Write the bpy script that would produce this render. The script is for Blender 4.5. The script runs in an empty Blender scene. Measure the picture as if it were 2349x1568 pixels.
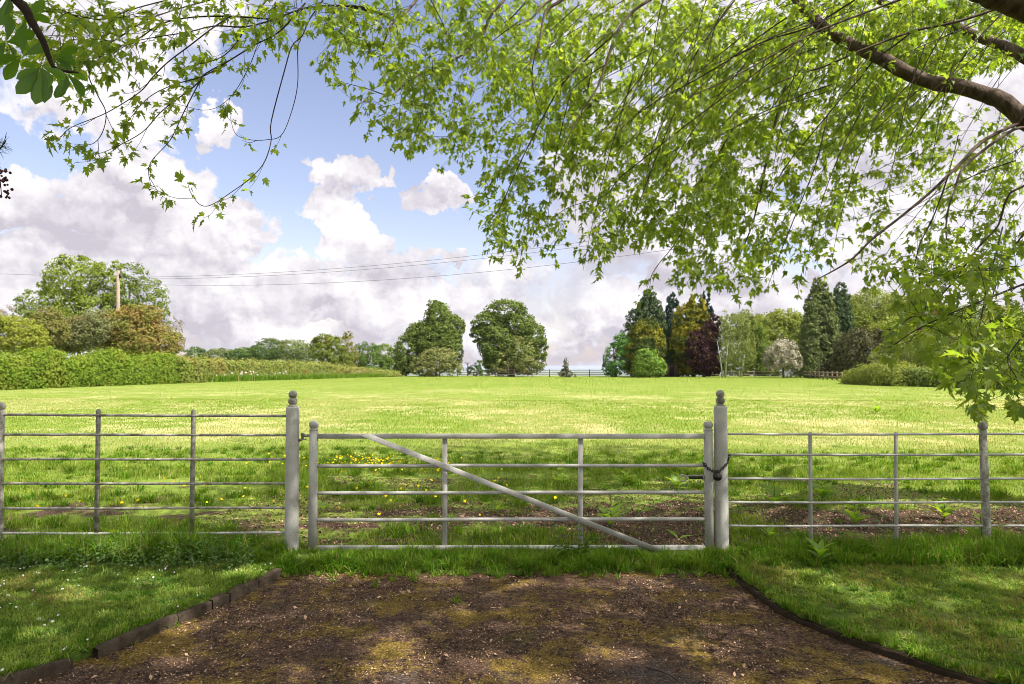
import bpy, math, random
import numpy as np
from mathutils import Vector

# ------------------------------------------------------------------ camera, sky, sun, exposure
scene = bpy.context.scene
COL = scene.collection
F = 1566.0            # focal length in units of a 2349 px wide frame (24 mm on full frame)
PITCH = math.atan(56.0 / F)
EYE = 1.6
cam_d = bpy.data.cameras.new("camera")
cam = bpy.data.objects.new("camera", cam_d)
COL.objects.link(cam)
cam_d.lens = 24.0
cam_d.sensor_width = 36.0
cam_d.clip_start = 0.05
cam_d.clip_end = 80000.0
cam.location = (0, 0, EYE)
cam.rotation_euler = (math.radians(90) + PITCH, 0, 0)
scene.camera = cam

SUN = Vector((0.66, -0.42, 1.0)).normalized()
SUN_EL = math.asin(SUN.z)
SUN_ROT = math.atan2(SUN.x, SUN.y)
sun_d = bpy.data.lights.new("sun", 'SUN')
sun_d.energy = 4.0
sun_d.angle = math.radians(0.53)
sun_d.color = (1.0, 0.94, 0.84)
sun = bpy.data.objects.new("sun", sun_d)
COL.objects.link(sun)
sun.rotation_euler = SUN.to_track_quat('Z', 'Y').to_euler()
sun.location = (30, -20, 60)
SKY_STRENGTH = 0.09
CLOUD_WHITE, CLOUD_GREY = 0.42, 0.255

scene.view_settings.view_transform = 'Standard'
scene.view_settings.look = 'None'
scene.view_settings.gamma = 1.0
scene.view_settings.exposure = 1.35
cy = scene.cycles
cy.filter_width = 0.95
cy.max_bounces = 6
cy.diffuse_bounces = 3
cy.glossy_bounces = 2
cy.transmission_bounces = 4
cy.transparent_max_bounces = 4
cy.volume_bounces = 0
cy.caustics_reflective = False
cy.caustics_refractive = False


def pdir(px, py):
    dx = (px - 1174.5) / F
    dy = (784.0 - py) / F
    return (dx, math.cos(PITCH) - dy * math.sin(PITCH), math.sin(PITCH) + dy * math.cos(PITCH))


def P(px, py, Y):
    """world point on the ray of frame position (px,py) at ground distance Y"""
    d = pdir(px, py)
    t = Y / d[1]
    return np.array([d[0] * t, Y, EYE + d[2] * t])


def G(px, py, z=0.0):
    d = pdir(px, py)
    t = (z - EYE) / d[2]
    return np.array([d[0] * t, d[1] * t, z])


def azel(px, py):
    d = pdir(px, py)
    n = math.sqrt(d[0] ** 2 + d[1] ** 2 + d[2] ** 2)
    return math.atan2(d[0], d[1]), math.asin(d[2] / n)


# ---- world: Nishita sky with procedural cumulus
world = bpy.data.worlds.new("World")
scene.world = world
world.use_nodes = True
world.cycles.sampling_method = 'MANUAL'
world.cycles.sample_map_resolution = 512
WT = world.node_tree
WT.nodes.clear()


class NT:
    def __init__(s, tree):
        s.t = tree

    def n(s, typ, **kw):
        nd = s.t.nodes.new(typ)
        for k, v in kw.items():
            setattr(nd, k, v)
        return nd

    def put(s, sock, v):
        if v is None:
            return
        if hasattr(v, 'bl_rna') and hasattr(v, 'is_linked'):
            s.t.links.new(v, sock)
        else:
            if isinstance(v, (int, float)) and hasattr(sock.default_value, '__len__'):
                v = [v] * len(sock.default_value)
            elif hasattr(v, '__len__') and hasattr(sock.default_value, '__len__') and len(v) == 3 and len(sock.default_value) == 4:
                v = list(v) + [1.0]
            sock.default_value = v

    def math(s, op, a, b=None, c=None, clamp=False):
        nd = s.n('ShaderNodeMath', operation=op, use_clamp=clamp)
        s.put(nd.inputs[0], a)
        s.put(nd.inputs[1], b)
        s.put(nd.inputs[2], c)
        return nd.outputs[0]

    def vec(s, op, a, b=None, c=None):
        nd = s.n('ShaderNodeVectorMath', operation=op)
        s.put(nd.inputs[0], a)
        if b is not None:
            if op == 'SCALE':
                s.put(nd.inputs[3], b)
            else:
                s.put(nd.inputs[1], b)
        if c is not None:
            s.put(nd.inputs[2], c)
        return nd.outputs[1] if op in ('LENGTH', 'DISTANCE', 'DOT_PRODUCT') else nd.outputs[0]

    def rng(s, v, a, b, c=0.0, d=1.0, smooth=False):
        nd = s.n('ShaderNodeMapRange')
        nd.interpolation_type = 'SMOOTHSTEP' if smooth else 'LINEAR'
        nd.clamp = True
        s.put(nd.inputs[0], v)
        for i, q in enumerate((a, b, c, d)):
            s.put(nd.inputs[i + 1], q)
        return nd.outputs[0]

    def noise(s, vec, scale, detail=4, rough=0.55, dist=0.0, col=False, dim='3D'):
        nd = s.n('ShaderNodeTexNoise', noise_dimensions=dim)
        s.put(nd.inputs['Vector'], vec)
        nd.inputs['Scale'].default_value = scale
        nd.inputs['Detail'].default_value = detail
        nd.inputs['Roughness'].default_value = rough
        nd.inputs['Distortion'].default_value = dist
        return nd.outputs[1 if col else 0]

    def mix(s, f, a, b, mode='MIX'):
        nd = s.n('ShaderNodeMix', data_type='RGBA', blend_type=mode)
        s.put(nd.inputs[0], f)
        s.put(nd.inputs[6], a)
        s.put(nd.inputs[7], b)
        return nd.outputs[2]


CLEAR = [(800, 230, 400, 300), (1000, 430, 300, 190), (600, 420, 190, 190), (60, 345, 230, 100), (1000, 80, 300, 200),
         (560, 300, 220, 200), (720, 575, 120, 60), (1020, 545, 190, 70), (1800, 585, 130, 40), (1150, 230, 190, 200)]
CLOUD = [(795, 405, 120, 65), (770, 480, 115, 85), (815, 560, 150, 75), (868, 408, 60, 36), (370, 420, 190, 140), (510, 515, 175, 100),
         (270, 480, 210, 140), (230, 190, 320, 230), (490, 290, 75, 80), (60, 480, 190, 130), (330, 590, 460, 110), (1000, 445, 130, 50),
         (1015, 590, 90, 32), (640, 680, 700, 130), (1500, 400, 480, 330), (2100, 300, 480, 400), (1700, 720, 900, 160)]


def cloud_group():
    g = bpy.data.node_groups.new("cumulus", 'ShaderNodeTree')
    g.interface.new_socket("Vector", in_out='INPUT', socket_type='NodeSocketVector')
    g.interface.new_socket("Density", in_out='OUTPUT', socket_type='NodeSocketFloat')
    g.interface.new_socket("Billow", in_out='OUTPUT', socket_type='NodeSocketFloat')
    k = NT(g)
    gi, go = k.n('NodeGroupInput'), k.n('NodeGroupOutput')
    p = gi.outputs[0]
    w1 = k.vec('SCALE', k.vec('SUBTRACT', k.noise(p, 9.0, 3, 0.6, col=True, dim='2D'), (0.5, 0.5, 0.5)), 0.085)
    w2 = k.vec('SCALE', k.vec('SUBTRACT', k.noise(p, 34.0, 3, 0.6, col=True, dim='2D'), (0.5, 0.5, 0.5)), 0.055)
    q = k.vec('ADD', k.vec('ADD', p, w1), w2)

    def lobes(lst, lo):
        acc = None
        for cx, cyy, rx, ry in lst:
            a, e = azel(cx, cyy)
            a2, _ = azel(cx + rx, cyy)
            _, e2 = azel(cx, cyy - ry)
            sx, sy = 1 / max(abs(a2 - a), 1e-3), 1 / max(abs(e2 - e), 1e-3)
            ln = k.vec('LENGTH', k.vec('MULTIPLY_ADD', q, (sx, sy, 0), (-a * sx, -e * sy, 0)))
            v = k.rng(ln, 1.0, lo, 0, 1, True)
            acc = v if acc is None else k.math('MAXIMUM', acc, v)
        return acc
    cl = lobes(CLEAR, 0.45)
    cd = lobes(CLOUD, 0.30)
    f = k.math('MULTIPLY_ADD', cl, -0.52, 0.60)
    f = k.math('MAXIMUM', f, k.math('MULTIPLY', cd, 1.0))
    sq = k.vec('MULTIPLY', q, (1.0, 1.35, 1.0))
    nz = k.noise(sq, 7.5, 8, 0.54, dim='2D')

    def lumps(sc_):
        v = k.n('ShaderNodeTexVoronoi', feature='SMOOTH_F1', voronoi_dimensions='2D')
        v.inputs['Scale'].default_value = sc_
        v.inputs['Smoothness'].default_value = 0.35
        k.put(v.inputs['Vector'], sq)
        return k.math('SUBTRACT', 0.75, v.outputs['Distance'])
    bl = k.math('ADD', k.math('MULTIPLY', lumps(13.0), 0.5), k.math('MULTIPLY', lumps(31.0), 0.22))
    nz = k.math('ADD', k.math('MULTIPLY', nz, 0.72), k.math('MULTIPLY', bl, 0.40))
    d = k.math('ADD', f, k.math('MULTIPLY', k.math('SUBTRACT', nz, 0.5), 0.80))
    k.put(go.inputs[0], d)
    k.put(go.inputs[1], nz)
    return g


W = NT(WT)
tc = W.n('ShaderNodeTexCoord')
sep = W.n('ShaderNodeSeparateXYZ')
W.put(sep.inputs[0], tc.outputs['Generated'])
az = W.math('ARCTAN2', sep.outputs[0], sep.outputs[1])
el = W.math('ARCSINE', sep.outputs[2])
cmb = W.n('ShaderNodeCombineXYZ')
W.put(cmb.inputs[0], az)
W.put(cmb.inputs[1], el)
pv = cmb.outputs[0]
CG = cloud_group()


def dens(v):
    nd = W.n('ShaderNodeGroup')
    nd.node_tree = CG
    W.put(nd.inputs[0], v)
    return nd.outputs


d0, b0 = dens(pv)[:2]
d1, b1 = dens(W.vec('ADD', pv, (0.012, 0.022, 0.0)))[:2]
mask = W.rng(d0, 0.34, 0.60, 0, 1, True)
soft = W.noise(W.vec('MULTIPLY', pv, (1.0, 1.8, 1)), 5.0, 5, 0.6, dim='2D')
lit = W.math('ADD', W.math('ADD', W.math('MULTIPLY', W.math('SUBTRACT', b0, b1), 2.6), W.math('MULTIPLY', W.math('SUBTRACT', d0, d1), 0.35)), W.rng(soft, 0.40, 0.58, 0.26, 0.82, True))
up = W.rng(el, 0.02, 0.30, -0.16, 0.16)
lit = W.math('ADD', lit, up, clamp=True)
ccol = W.mix(lit, (CLOUD_GREY * 1.0, CLOUD_GREY * 0.945, CLOUD_GREY * 1.07), (CLOUD_WHITE, CLOUD_WHITE * 0.965, CLOUD_WHITE * 0.99))
skyt = W.n('ShaderNodeTexSky', sky_type='NISHITA')
skyt.sun_disc = False
skyt.sun_elevation = SUN_EL
skyt.sun_rotation = SUN_ROT
skyt.altitude = 120
skyt.air_density = 1.0
skyt.dust_density = 1.2
skyt.ozone_density = 1.6
bg1 = W.n('ShaderNodeBackground')
bg2 = W.n('ShaderNodeBackground')
W.put(bg1.inputs[0], W.mix(1.0, skyt.outputs[0], (1.22, 0.97, 0.92), 'MULTIPLY'))
bg1.inputs[1].default_value = SKY_STRENGTH
# cloud behind the camera, round the sun, brightened as added fill for the shade
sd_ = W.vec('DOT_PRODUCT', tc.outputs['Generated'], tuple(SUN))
fill_glow = W.math('ADD', 1.0, W.math('MULTIPLY', W.rng(sd_, 0.45, 0.98, 0, 1, True), 2.7))
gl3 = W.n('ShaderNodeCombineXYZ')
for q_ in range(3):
    W.put(gl3.inputs[q_], fill_glow)
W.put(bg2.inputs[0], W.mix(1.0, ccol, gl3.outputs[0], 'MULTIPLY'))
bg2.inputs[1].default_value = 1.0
mx = W.n('ShaderNodeMixShader')
W.put(mx.inputs[0], mask)
W.put(mx.inputs[1], bg1.outputs[0])
W.put(mx.inputs[2], bg2.outputs[0])
wo = W.n('ShaderNodeOutputWorld')
W.put(wo.inputs[0], mx.outputs[0])

# ------------------------------------------------------------------ helpers
ORG = {}


def mesh_np(V, Fs):
    me = bpy.data.meshes.new("m")
    V = np.asarray(V, dtype=np.float32)
    me.vertices.add(len(V))
    me.vertices.foreach_set("co", V.ravel())
    Fs = [np.asarray(f, dtype=np.int32) for f in Fs if len(f)]
    loops = np.concatenate([f.ravel() for f in Fs])
    tot = np.concatenate([np.full(len(f), f.shape[1], np.int32) for f in Fs])
    st = np.concatenate([[0], np.cumsum(tot)[:-1]]).astype(np.int32)
    me.loops.add(len(loops))
    me.loops.foreach_set("vertex_index", loops)
    me.polygons.add(len(tot))
    me.polygons.foreach_set("loop_start", st)
    me.update(calc_edges=True)
    return me


def mk(name, V, Fs, mat, parent=None, smooth=False, rnd=None, rnd2=None):
    V = np.asarray(V, dtype=np.float64)
    org = ORG.get(parent.name, np.zeros(3)) if parent else np.zeros(3)
    me = mesh_np(V - org, Fs)
    if smooth:
        me.polygons.foreach_set("use_smooth", np.ones(len(me.polygons), dtype=bool))
    for nm, r in (("rnd", rnd), ("rnd2", rnd2)):
        if r is not None:
            a = me.attributes.new(nm, 'FLOAT', 'FACE')
            a.data.foreach_set("value", np.asarray(r, dtype=np.float32))
    me.name = name
    me.materials.append(mat)
    o = bpy.data.objects.new(name, me)
    COL.objects.link(o)
    if parent:
        o.parent = parent
        ORG[o.name] = org
    return o


def thing(name, label, cat, loc, group=None):
    o = bpy.data.objects.new(name, None)
    o.empty_display_size = 0.2
    COL.objects.link(o)
    o.location = loc
    ORG[o.name] = np.array(loc, dtype=float)
    o["label"] = label
    o["category"] = cat
    if group:
        o["group"] = group
    return o


def tag(o, label, cat, group=None, kind=None):
    o["label"] = label
    o["category"] = cat
    if group:
        o["group"] = group
    if kind:
        o["kind"] = kind
    return o


class MB:
    """collects shapes into one mesh"""

    def __init__(s):
        s.V, s.F, s.n = [], {}, 0

    def add(s, V, Fs):
        for f in Fs:
            f = np.asarray(f, dtype=np.int32)
            if len(f):
                s.F.setdefault(f.shape[1], []).append(f + s.n)
        V = np.asarray(V, dtype=float)
        s.V.append(V)
        s.n += len(V)
        return s

    def tube(s, pts, rad, sides=8, cap=True):
        pts = np.asarray(pts, dtype=float)
        n = len(pts)
        rad = np.broadcast_to(np.asarray(rad, dtype=float), (n,))
        tan = np.gradient(pts, axis=0)
        tan /= np.linalg.norm(tan, axis=1)[:, None] + 1e-9
        ref = np.array([0, 0, 1.0]) if abs(tan[:, 2]).mean() < 0.8 else np.array([1.0, 0, 0])
        a = np.cross(tan, ref)
        a /= np.linalg.norm(a, axis=1)[:, None] + 1e-9
        b = np.cross(a, tan)
        th = np.linspace(0, 2 * np.pi, sides, endpoint=False)
        V = pts[:, None, :] + rad[:, None, None] * (np.cos(th)[None, :, None] * a[:, None, :] + np.sin(th)[None, :, None] * b[:, None, :])
        V = V.reshape(-1, 3)
        i = np.arange(n - 1)[:, None] * sides
        j = np.arange(sides)[None, :]
        j2 = (j + 1) % sides
        q = np.stack([i + j, i + j2, i + sides + j2, i + sides + j], -1).reshape(-1, 4)
        s.add(V, [q])
        if cap:
            s.F.setdefault(sides, []).append(np.array([np.arange(sides)[::-1], np.arange(sides) + (n - 1) * sides]) + s.n - len(V))
        return s

    def lathe(s, c, prof, seg=20):
        c = np.asarray(c, dtype=float)
        pts = np.array([[c[0], c[1], c[2] + z] for r, z in prof])
        th = np.linspace(0, 2 * np.pi, seg, endpoint=False)
        V = np.array([[p[0] + r * math.cos(t), p[1] + r * math.sin(t), p[2]] for p, (r, z) in zip(pts, prof) for t in th])
        i = np.arange(len(prof) - 1)[:, None] * seg
        j = np.arange(seg)[None, :]
        j2 = (j + 1) % seg
        q = np.stack([i + j, i + j2, i + seg + j2, i + seg + j], -1).reshape(-1, 4)
        return s.add(V, [q])

    def box(s, c, size, rot=None, bev=0.0):
        sx, sy, sz = [d / 2 for d in size]
        if bev > 0:
            b = bev
            ring = [(-sx + b, -sz), (sx - b, -sz), (sx, -sz + b), (sx, sz - b), (sx - b, sz), (-sx + b, sz), (-sx, sz - b), (-sx, -sz + b)]
            V = np.array([[x, -sy, z] for x, z in ring] + [[x, sy, z] for x, z in ring])
            q = [[i, (i + 1) % 8, 8 + (i + 1) % 8, 8 + i] for i in range(8)]
            Fs = [np.array(q), np.array([list(range(7, -1, -1)), list(range(8, 16))])]
        else:
            V = np.array([[x, y, z] for z in (-sz, sz) for y in (-sy, sy) for x in (-sx, sx)])
            Fs = [np.array([[0, 2, 3, 1], [4, 5, 7, 6], [0, 1, 5, 4], [2, 6, 7, 3], [0, 4, 6, 2], [1, 3, 7, 5]])]
        if rot is not None:
            V = V @ np.asarray(rot).T
        return s.add(V + np.asarray(c, dtype=float), Fs)

    def build(s, name, mat, parent=None, smooth=False, rnd=None):
        return mk(name, np.concatenate(s.V), [np.concatenate(v) for v in s.F.values()], mat, parent, smooth, rnd)


def rot_y(a):
    c, s_ = math.cos(a), math.sin(a)
    return np.array([[c, 0, s_], [0, 1, 0], [-s_, 0, c]])


def rot_z(a):
    c, s_ = math.cos(a), math.sin(a)
    return np.array([[c, -s_, 0], [s_, c, 0], [0, 0, 1]])


def ball_prof(r, z0, n=9, full=True):
    return [(max(r * math.sin(t), 0.0005), z0 + r - r * math.cos(t)) for t in np.linspace(0.25, math.pi, n)]


_lat = np.random.default_rng(99).random((256, 256))


def vnoise(x, y):
    xi, yi = np.floor(x).astype(int), np.floor(y).astype(int)
    fx, fy = x - xi, y - yi
    fx, fy = fx * fx * (3 - 2 * fx), fy * fy * (3 - 2 * fy)
    L = lambda a, b: _lat[a % 256, b % 256]
    return (L(xi, yi) * (1 - fx) + L(xi + 1, yi) * fx) * (1 - fy) + (L(xi, yi + 1) * (1 - fx) + L(xi + 1, yi + 1) * fx) * fy


def fbm(x, y, sc, o=4):
    r, a, t = 0, 0.5, 0
    for i in range(o):
        r = r + a * vnoise(x * sc + 17.3 * i, y * sc + 7.7 * i)
        t += a
        a *= 0.5
        sc *= 2.03
    return r / t


def nrm(v):
    return v / (np.linalg.norm(v, axis=-1, keepdims=True) + 1e-9)


# ------------------------------------------------------------------ materials
MATS = {}


def new_mat(name):
    m = bpy.data.materials.new(name)
    m.use_nodes = True
    m.node_tree.nodes.clear()
    return m, NT(m.node_tree)


def principled(k, col, rough=0.7, spec=0.3, bump=None, bstr=0.3, bdist=0.01, metal=0.0):
    b = k.n('ShaderNodeBsdfPrincipled')
    k.put(b.inputs['Base Color'], col)
    k.put(b.inputs['Roughness'], rough)
    b.inputs['Specular IOR Level'].default_value = spec
    b.inputs['Metallic'].default_value = metal
    if bump is not None:
        bn = k.n('ShaderNodeBump')
        bn.inputs['Strength'].default_value = bstr
        bn.inputs['Distance'].default_value = bdist
        k.put(bn.inputs['Height'], bump)
        k.put(b.inputs['Normal'], bn.outputs[0])
    o = k.n('ShaderNodeOutputMaterial')
    k.put(o.inputs[0], b.outputs[0])
    return b


def pos(k):
    return k.n('ShaderNodeNewGeometry').outputs['Position']


def attr(k, nm):
    a = k.n('ShaderNodeAttribute', attribute_name=nm)
    return a.outputs['Fac']


def leaf_mat(name, c1, c2, trans=0.4, tint=(1.25, 1.15, 0.45), c3=None, gloss=0.0, hue_scale=0.0, edge=0.5):
    """leaf: diffuse + translucent; the tone of single leaves and of whole sprays varies"""
    if name in MATS:
        return MATS[name]
    m, k = new_mat(name)
    col = k.mix(attr(k, 'rnd'), c1, c2)
    if c3 is not None:
        nz = k.noise(pos(k), hue_scale or 0.5, 3, 0.6)
        col = k.mix(k.rng(nz, edge - 0.09, edge + 0.09, 0, 1, True), col, c3)
    df = k.n('ShaderNodeBsdfDiffuse')
    tr = k.n('ShaderNodeBsdfTranslucent')
    k.put(df.inputs[0], col)
    k.put(tr.inputs[0], k.mix(1.0, col, tint, 'MULTIPLY'))
    mxs = k.n('ShaderNodeMixShader')
    mxs.inputs[0].default_value = trans
    k.put(mxs.inputs[1], df.outputs[0])
    k.put(mxs.inputs[2], tr.outputs[0])
    out = mxs.outputs[0]
    if gloss > 0:
        gl = k.n('ShaderNodeBsdfGlossy')
        gl.inputs['Roughness'].default_value = 0.45
        m2 = k.n('ShaderNodeMixShader')
        m2.inputs[0].default_value = gloss
        k.put(m2.inputs[1], out)
        k.put(m2.inputs[2], gl.outputs[0])
        out = m2.outputs[0]
    o = k.n('ShaderNodeOutputMaterial')
    k.put(o.inputs[0], out)
    MATS[name] = m
    return m


def bark_mat(name, c1, c2, sc=14.0):
    m, k = new_mat(name)
    p = pos(k)
    nz = k.noise(k.vec('MULTIPLY', p, (1, 1, 0.45)), sc, 6, 0.65)
    col = k.mix(k.rng(nz, 0.35, 0.65), c1, c2)
    principled(k, col, 0.9, 0.15, nz, 0.9, 0.03)
    return m


M_bark = bark_mat('maple_bark', (0.042, 0.031, 0.025), (0.15, 0.108, 0.085))
M_twig = bark_mat('twig_bark', (0.022, 0.016, 0.014), (0.05, 0.034, 0.026))
M_fartrunk = bark_mat('tree_bark', (0.05, 0.04, 0.03), (0.12, 0.10, 0.08), 3)
M_birchbark = bark_mat('birch_bark', (0.30, 0.28, 0.25), (0.6, 0.58, 0.54), 3)

M_maple = leaf_mat('maple_leaf', (0.100, 0.172, 0.023), (0.205, 0.265, 0.043), 0.62, (2.2, 2.05, 0.85), gloss=0.03)
M_maple_top = leaf_mat('maple_leaf_crown', (0.105, 0.185, 0.020), (0.17, 0.24, 0.028), 0.60, (2.0, 2.0, 0.8))
M_chest = leaf_mat('chestnut_leaf', (0.07, 0.14, 0.024), (0.10, 0.19, 0.03), 0.55, (1.6, 1.7, 0.5), gloss=0.04)


def paint_mat():
    m, k = new_mat('weathered_white_paint')
    p = pos(k)
    n1 = k.noise(p, 5.0, 5, 0.65)
    n2 = k.noise(p, 90.0, 3, 0.7)
    n3 = k.noise(p, 38.0, 4, 0.7)
    base = k.mix(k.rng(n1, 0.35, 0.7), (0.44, 0.43, 0.41), (0.31, 0.30, 0.275))
    sp = k.rng(n2, 0.62, 0.68, 0, 0.8)
    base = k.mix(sp, base, (0.12, 0.10, 0.075))
    base = k.mix(k.rng(k.noise(k.vec('MULTIPLY', p, (1, 1, 0.25)), 22.0, 4, 0.7), 0.55, 0.72, 0, 0.45), base, (0.16, 0.15, 0.10))
    sp2 = k.rng(n3, 0.62, 0.72, 0, 0.7)
    base = k.mix(sp2, base, (0.22, 0.22, 0.12))
    principled(k, base, 0.55, 0.35, n2, 0.15, 0.002)
    return m


M_paint = paint_mat()


def paint_worn():
    m, k = new_mat('lichen_stained_paint')
    p = pos(k)
    n1 = k.noise(p, 18.0, 5, 0.7)
    n2 = k.noise(p, 120.0, 3, 0.7)
    base = k.mix(k.rng(n1, 0.4, 0.62), (0.36, 0.345, 0.31), (0.14, 0.128, 0.09))
    base = k.mix(k.rng(n2, 0.62, 0.7, 0, 0.7), base, (0.08, 0.065, 0.04))
    principled(k, base, 0.7, 0.25, n2, 0.2, 0.002)
    return m


M_worn = paint_worn()


def simple(name, c1, c2, sc, rough=0.8, spec=0.25, bstr=0.4, metal=0.0, bd=0.01):
    m, k = new_mat(name)
    nz = k.noise(pos(k), sc, 5, 0.65)
    principled(k, k.mix(k.rng(nz, 0.3, 0.7), c1, c2), rough, spec, nz, bstr, bd, metal)
    return m


M_black = simple('black_iron', (0.008, 0.007, 0.007), (0.03, 0.022, 0.018), 60, 0.45, 0.5)
M_zinc = simple('galvanised_iron', (0.25, 0.24, 0.2), (0.42, 0.41, 0.36), 60, 0.5, 0.5)
M_kerb = simple('old_concrete', (0.075, 0.056, 0.040), (0.030, 0.022, 0.016), 16, 0.95, 0.1, 0.8, 0, 0.02)
M_edge = simple('dark_edging', (0.018, 0.012, 0.009), (0.04, 0.028, 0.018), 20, 0.95, 0.1, 0.8, 0, 0.02)
M_wood = simple('weathered_timber', (0.20, 0.155, 0.11), (0.11, 0.085, 0.06), 4)
M_wooddark = simple('dark_timber', (0.06, 0.045, 0.035), (0.10, 0.08, 0.06), 4)
M_pole = simple('pole_timber', (0.28, 0.22, 0.17), (0.17, 0.13, 0.10), 2)
M_palegate = simple('pale_painted_timber', (0.6, 0.58, 0.55), (0.45, 0.43, 0.40), 3)
M_wire = simple('wire', (0.09, 0.09, 0.10), (0.12, 0.12, 0.13), 2)
M_shedwall = simple('shed_boards', (0.13, 0.085, 0.06), (0.09, 0.06, 0.045), 2)
M_dark = simple('interior_shade', (0.01, 0.009, 0.009), (0.015, 0.012, 0.012), 2)  # near-black colour standing in for the shade inside the shed


def field_mat():
    m, k = new_mat('meadow_ground')
    p = pos(k)
    sep = k.n('ShaderNodeSeparateXYZ')
    k.put(sep.inputs[0], p)
    n1 = k.noise(p, 0.16, 5, 0.6)
    n2 = k.noise(k.vec('MULTIPLY', p, (1.0, 0.8, 1)), 1.1, 5, 0.65)
    n3 = k.noise(p, 14.0, 4, 0.7)
    g = k.mix(k.rng(n2, 0.3, 0.7), (0.130, 0.200, 0.028), (0.205, 0.25, 0.050))
    # dry mown patches, strongest between 12 and 50 m
    straw = k.math('ADD', k.math('MULTIPLY', n1, 0.55), k.math('MULTIPLY', n2, 0.45))
    near = k.rng(sep.outputs[1], 11.0, 16.0)
    far = k.rng(sep.outputs[1], 28.0, 55.0, 1, 0.0)
    sw = k.math('MULTIPLY', k.rng(straw, 0.47, 0.60, 0, 0.75, True), k.math('MULTIPLY', near, far))
    g = k.mix(sw, g, (0.46, 0.40, 0.21))
    g = k.mix(k.rng(n3, 0.3, 0.7, 0, 0.5), g, k.mix(1.0, g, (0.55, 0.6, 0.5), 'MULTIPLY'))
    # mowing stripes running away from the gate
    st = k.math('SINE', k.math('ADD', k.math('MULTIPLY', sep.outputs[0], 2.4), k.math('MULTIPLY', n1, 3.0)))
    g = k.mix(k.math('MULTIPLY', k.rng(st, 0.4, 1.0, 0, 0.22), k.rng(sep.outputs[1], 30, 60)), g, (0.28, 0.27, 0.08))
    # bare leaf-strewn earth just beyond the fence
    n4 = k.noise(p, 1.3, 5, 0.65)
    zone = k.math('MULTIPLY', k.rng(sep.outputs[1], 8.2, 7.0), k.rng(sep.outputs[0], -1.6, 0.6, 0.30, 1.0))
    bare = k.rng(k.math('ADD', n4, k.math('MULTIPLY', zone, 0.26)), 0.54, 0.64, 0, 1, True)
    bare = k.math('MULTIPLY', bare, k.rng(sep.outputs[1], 12, 9))
    nb = k.noise(p, 45.0, 4, 0.7)
    g = k.mix(bare, g, k.mix(k.rng(nb, 0.35, 0.68), (0.03, 0.019, 0.013), (0.13, 0.085, 0.06)))
    # far country: woods and fields on the plain below
    nf = k.noise(p, 0.004, 4, 0.6)
    fc = k.mix(k.rng(nf, 0.42, 0.58), (0.03, 0.05, 0.015), (0.16, 0.18, 0.06))
    g = k.mix(k.rng(sep.outputs[1], 125.0, 300.0), g, fc)
    hb = k.math('ADD', k.math('MULTIPLY', n3, 0.6), k.math('MULTIPLY', nb, 0.4))
    principled(k, g, 0.95, 0.05, hb, 0.6, 0.06)
    return m


def lawn_mat():
    m, k = new_mat('lawn_soil')
    p = pos(k)
    n1 = k.noise(p, 4.0, 5, 0.65)
    n2 = k.noise(p, 60.0, 4, 0.7)
    g = k.mix(k.rng(n1, 0.35, 0.65), (0.06, 0.12, 0.015), (0.14, 0.16, 0.04))
    g = k.mix(k.rng(n2, 0.35, 0.7, 0, 0.7), g, (0.04, 0.045, 0.015))
    principled(k, g, 0.95, 0.05, n2, 0.8, 0.02)
    return m


def drive_mat():
    m, k = new_mat('mossy_drive')
    p = pos(k)
    n1 = k.noise(p, 2.1, 8, 0.68)
    n2 = k.noise(k.vec('ADD', p, (9, 4, 0)), 1.4, 7, 0.66)
    n3 = k.noise(p, 20.0, 6, 0.78)
    n4 = k.noise(p, 75.0, 3, 0.8)
    n5 = k.noise(k.vec('ADD', p, (3, 7, 0)), 48.0, 4, 0.8)
    c = k.mix(k.rng(n3, 0.38, 0.64), (0.018, 0.011, 0.008), (0.120, 0.070, 0.045))
    c = k.mix(k.rng(n2, 0.55, 0.66, 0, 0.6, True), c, k.mix(k.rng(n3, 0.35, 0.65), (0.030, 0.027, 0.027), (0.085, 0.075, 0.072)))
    moss = k.math('ADD', n1, k.math('MULTIPLY', k.math('SUBTRACT', n3, 0.5), 0.55))
    c = k.mix(k.rng(moss, 0.47, 0.62, 0, 0.9, True), c, k.mix(k.rng(n4, 0.35, 0.65), (0.080, 0.053, 0.006), (0.24, 0.165, 0.024)))
    gm = k.math('ADD', n2, k.math('MULTIPLY', k.math('SUBTRACT', n5, 0.5), 0.6))
    c = k.mix(k.rng(gm, 0.40, 0.30, 0, 0.6, True), c, (0.055, 0.070, 0.014))
    c = k.mix(k.rng(n4, 0.57, 0.66, 0, 0.8), c, (0.38, 0.25, 0.175))
    c = k.mix(k.rng(n5, 0.43, 0.35, 0, 0.85), c, (0.010, 0.007, 0.006))
    h = k.math('ADD', k.math('MULTIPLY', n3, 0.5), k.math('MULTIPLY', n4, 0.5))
    principled(k, c, 0.92, 0.12, h, 1.0, 0.03)
    return m


M_field, M_lawn, M_drive = field_mat(), lawn_mat(), drive_mat()


# ------------------------------------------------------------------ ground
def ground_z(x, y):
    x, y = np.asarray(x, dtype=float), np.asarray(y, dtype=float)
    z = np.zeros_like(x + y)
    b = np.clip((y - 5.45) / 0.5, 0, 1)
    b = b * b * (3 - 2 * b)
    side = np.clip((-x - 1.2) / 1.5, 0, 1) * 0.07
    z = -0.04 + b * (0.06 + side)
    z = z + b * 0.09 * (fbm(x, y, 0.35, 3) - 0.5) * np.clip((40 - y) / 30, 0, 1)
    drop = np.clip(y - 109, 0, None)
    z = z - np.where(drop < 60, drop * drop * 0.0016, 5.76 + (drop - 60) * 0.17).clip(0, 95)
    return z


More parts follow.
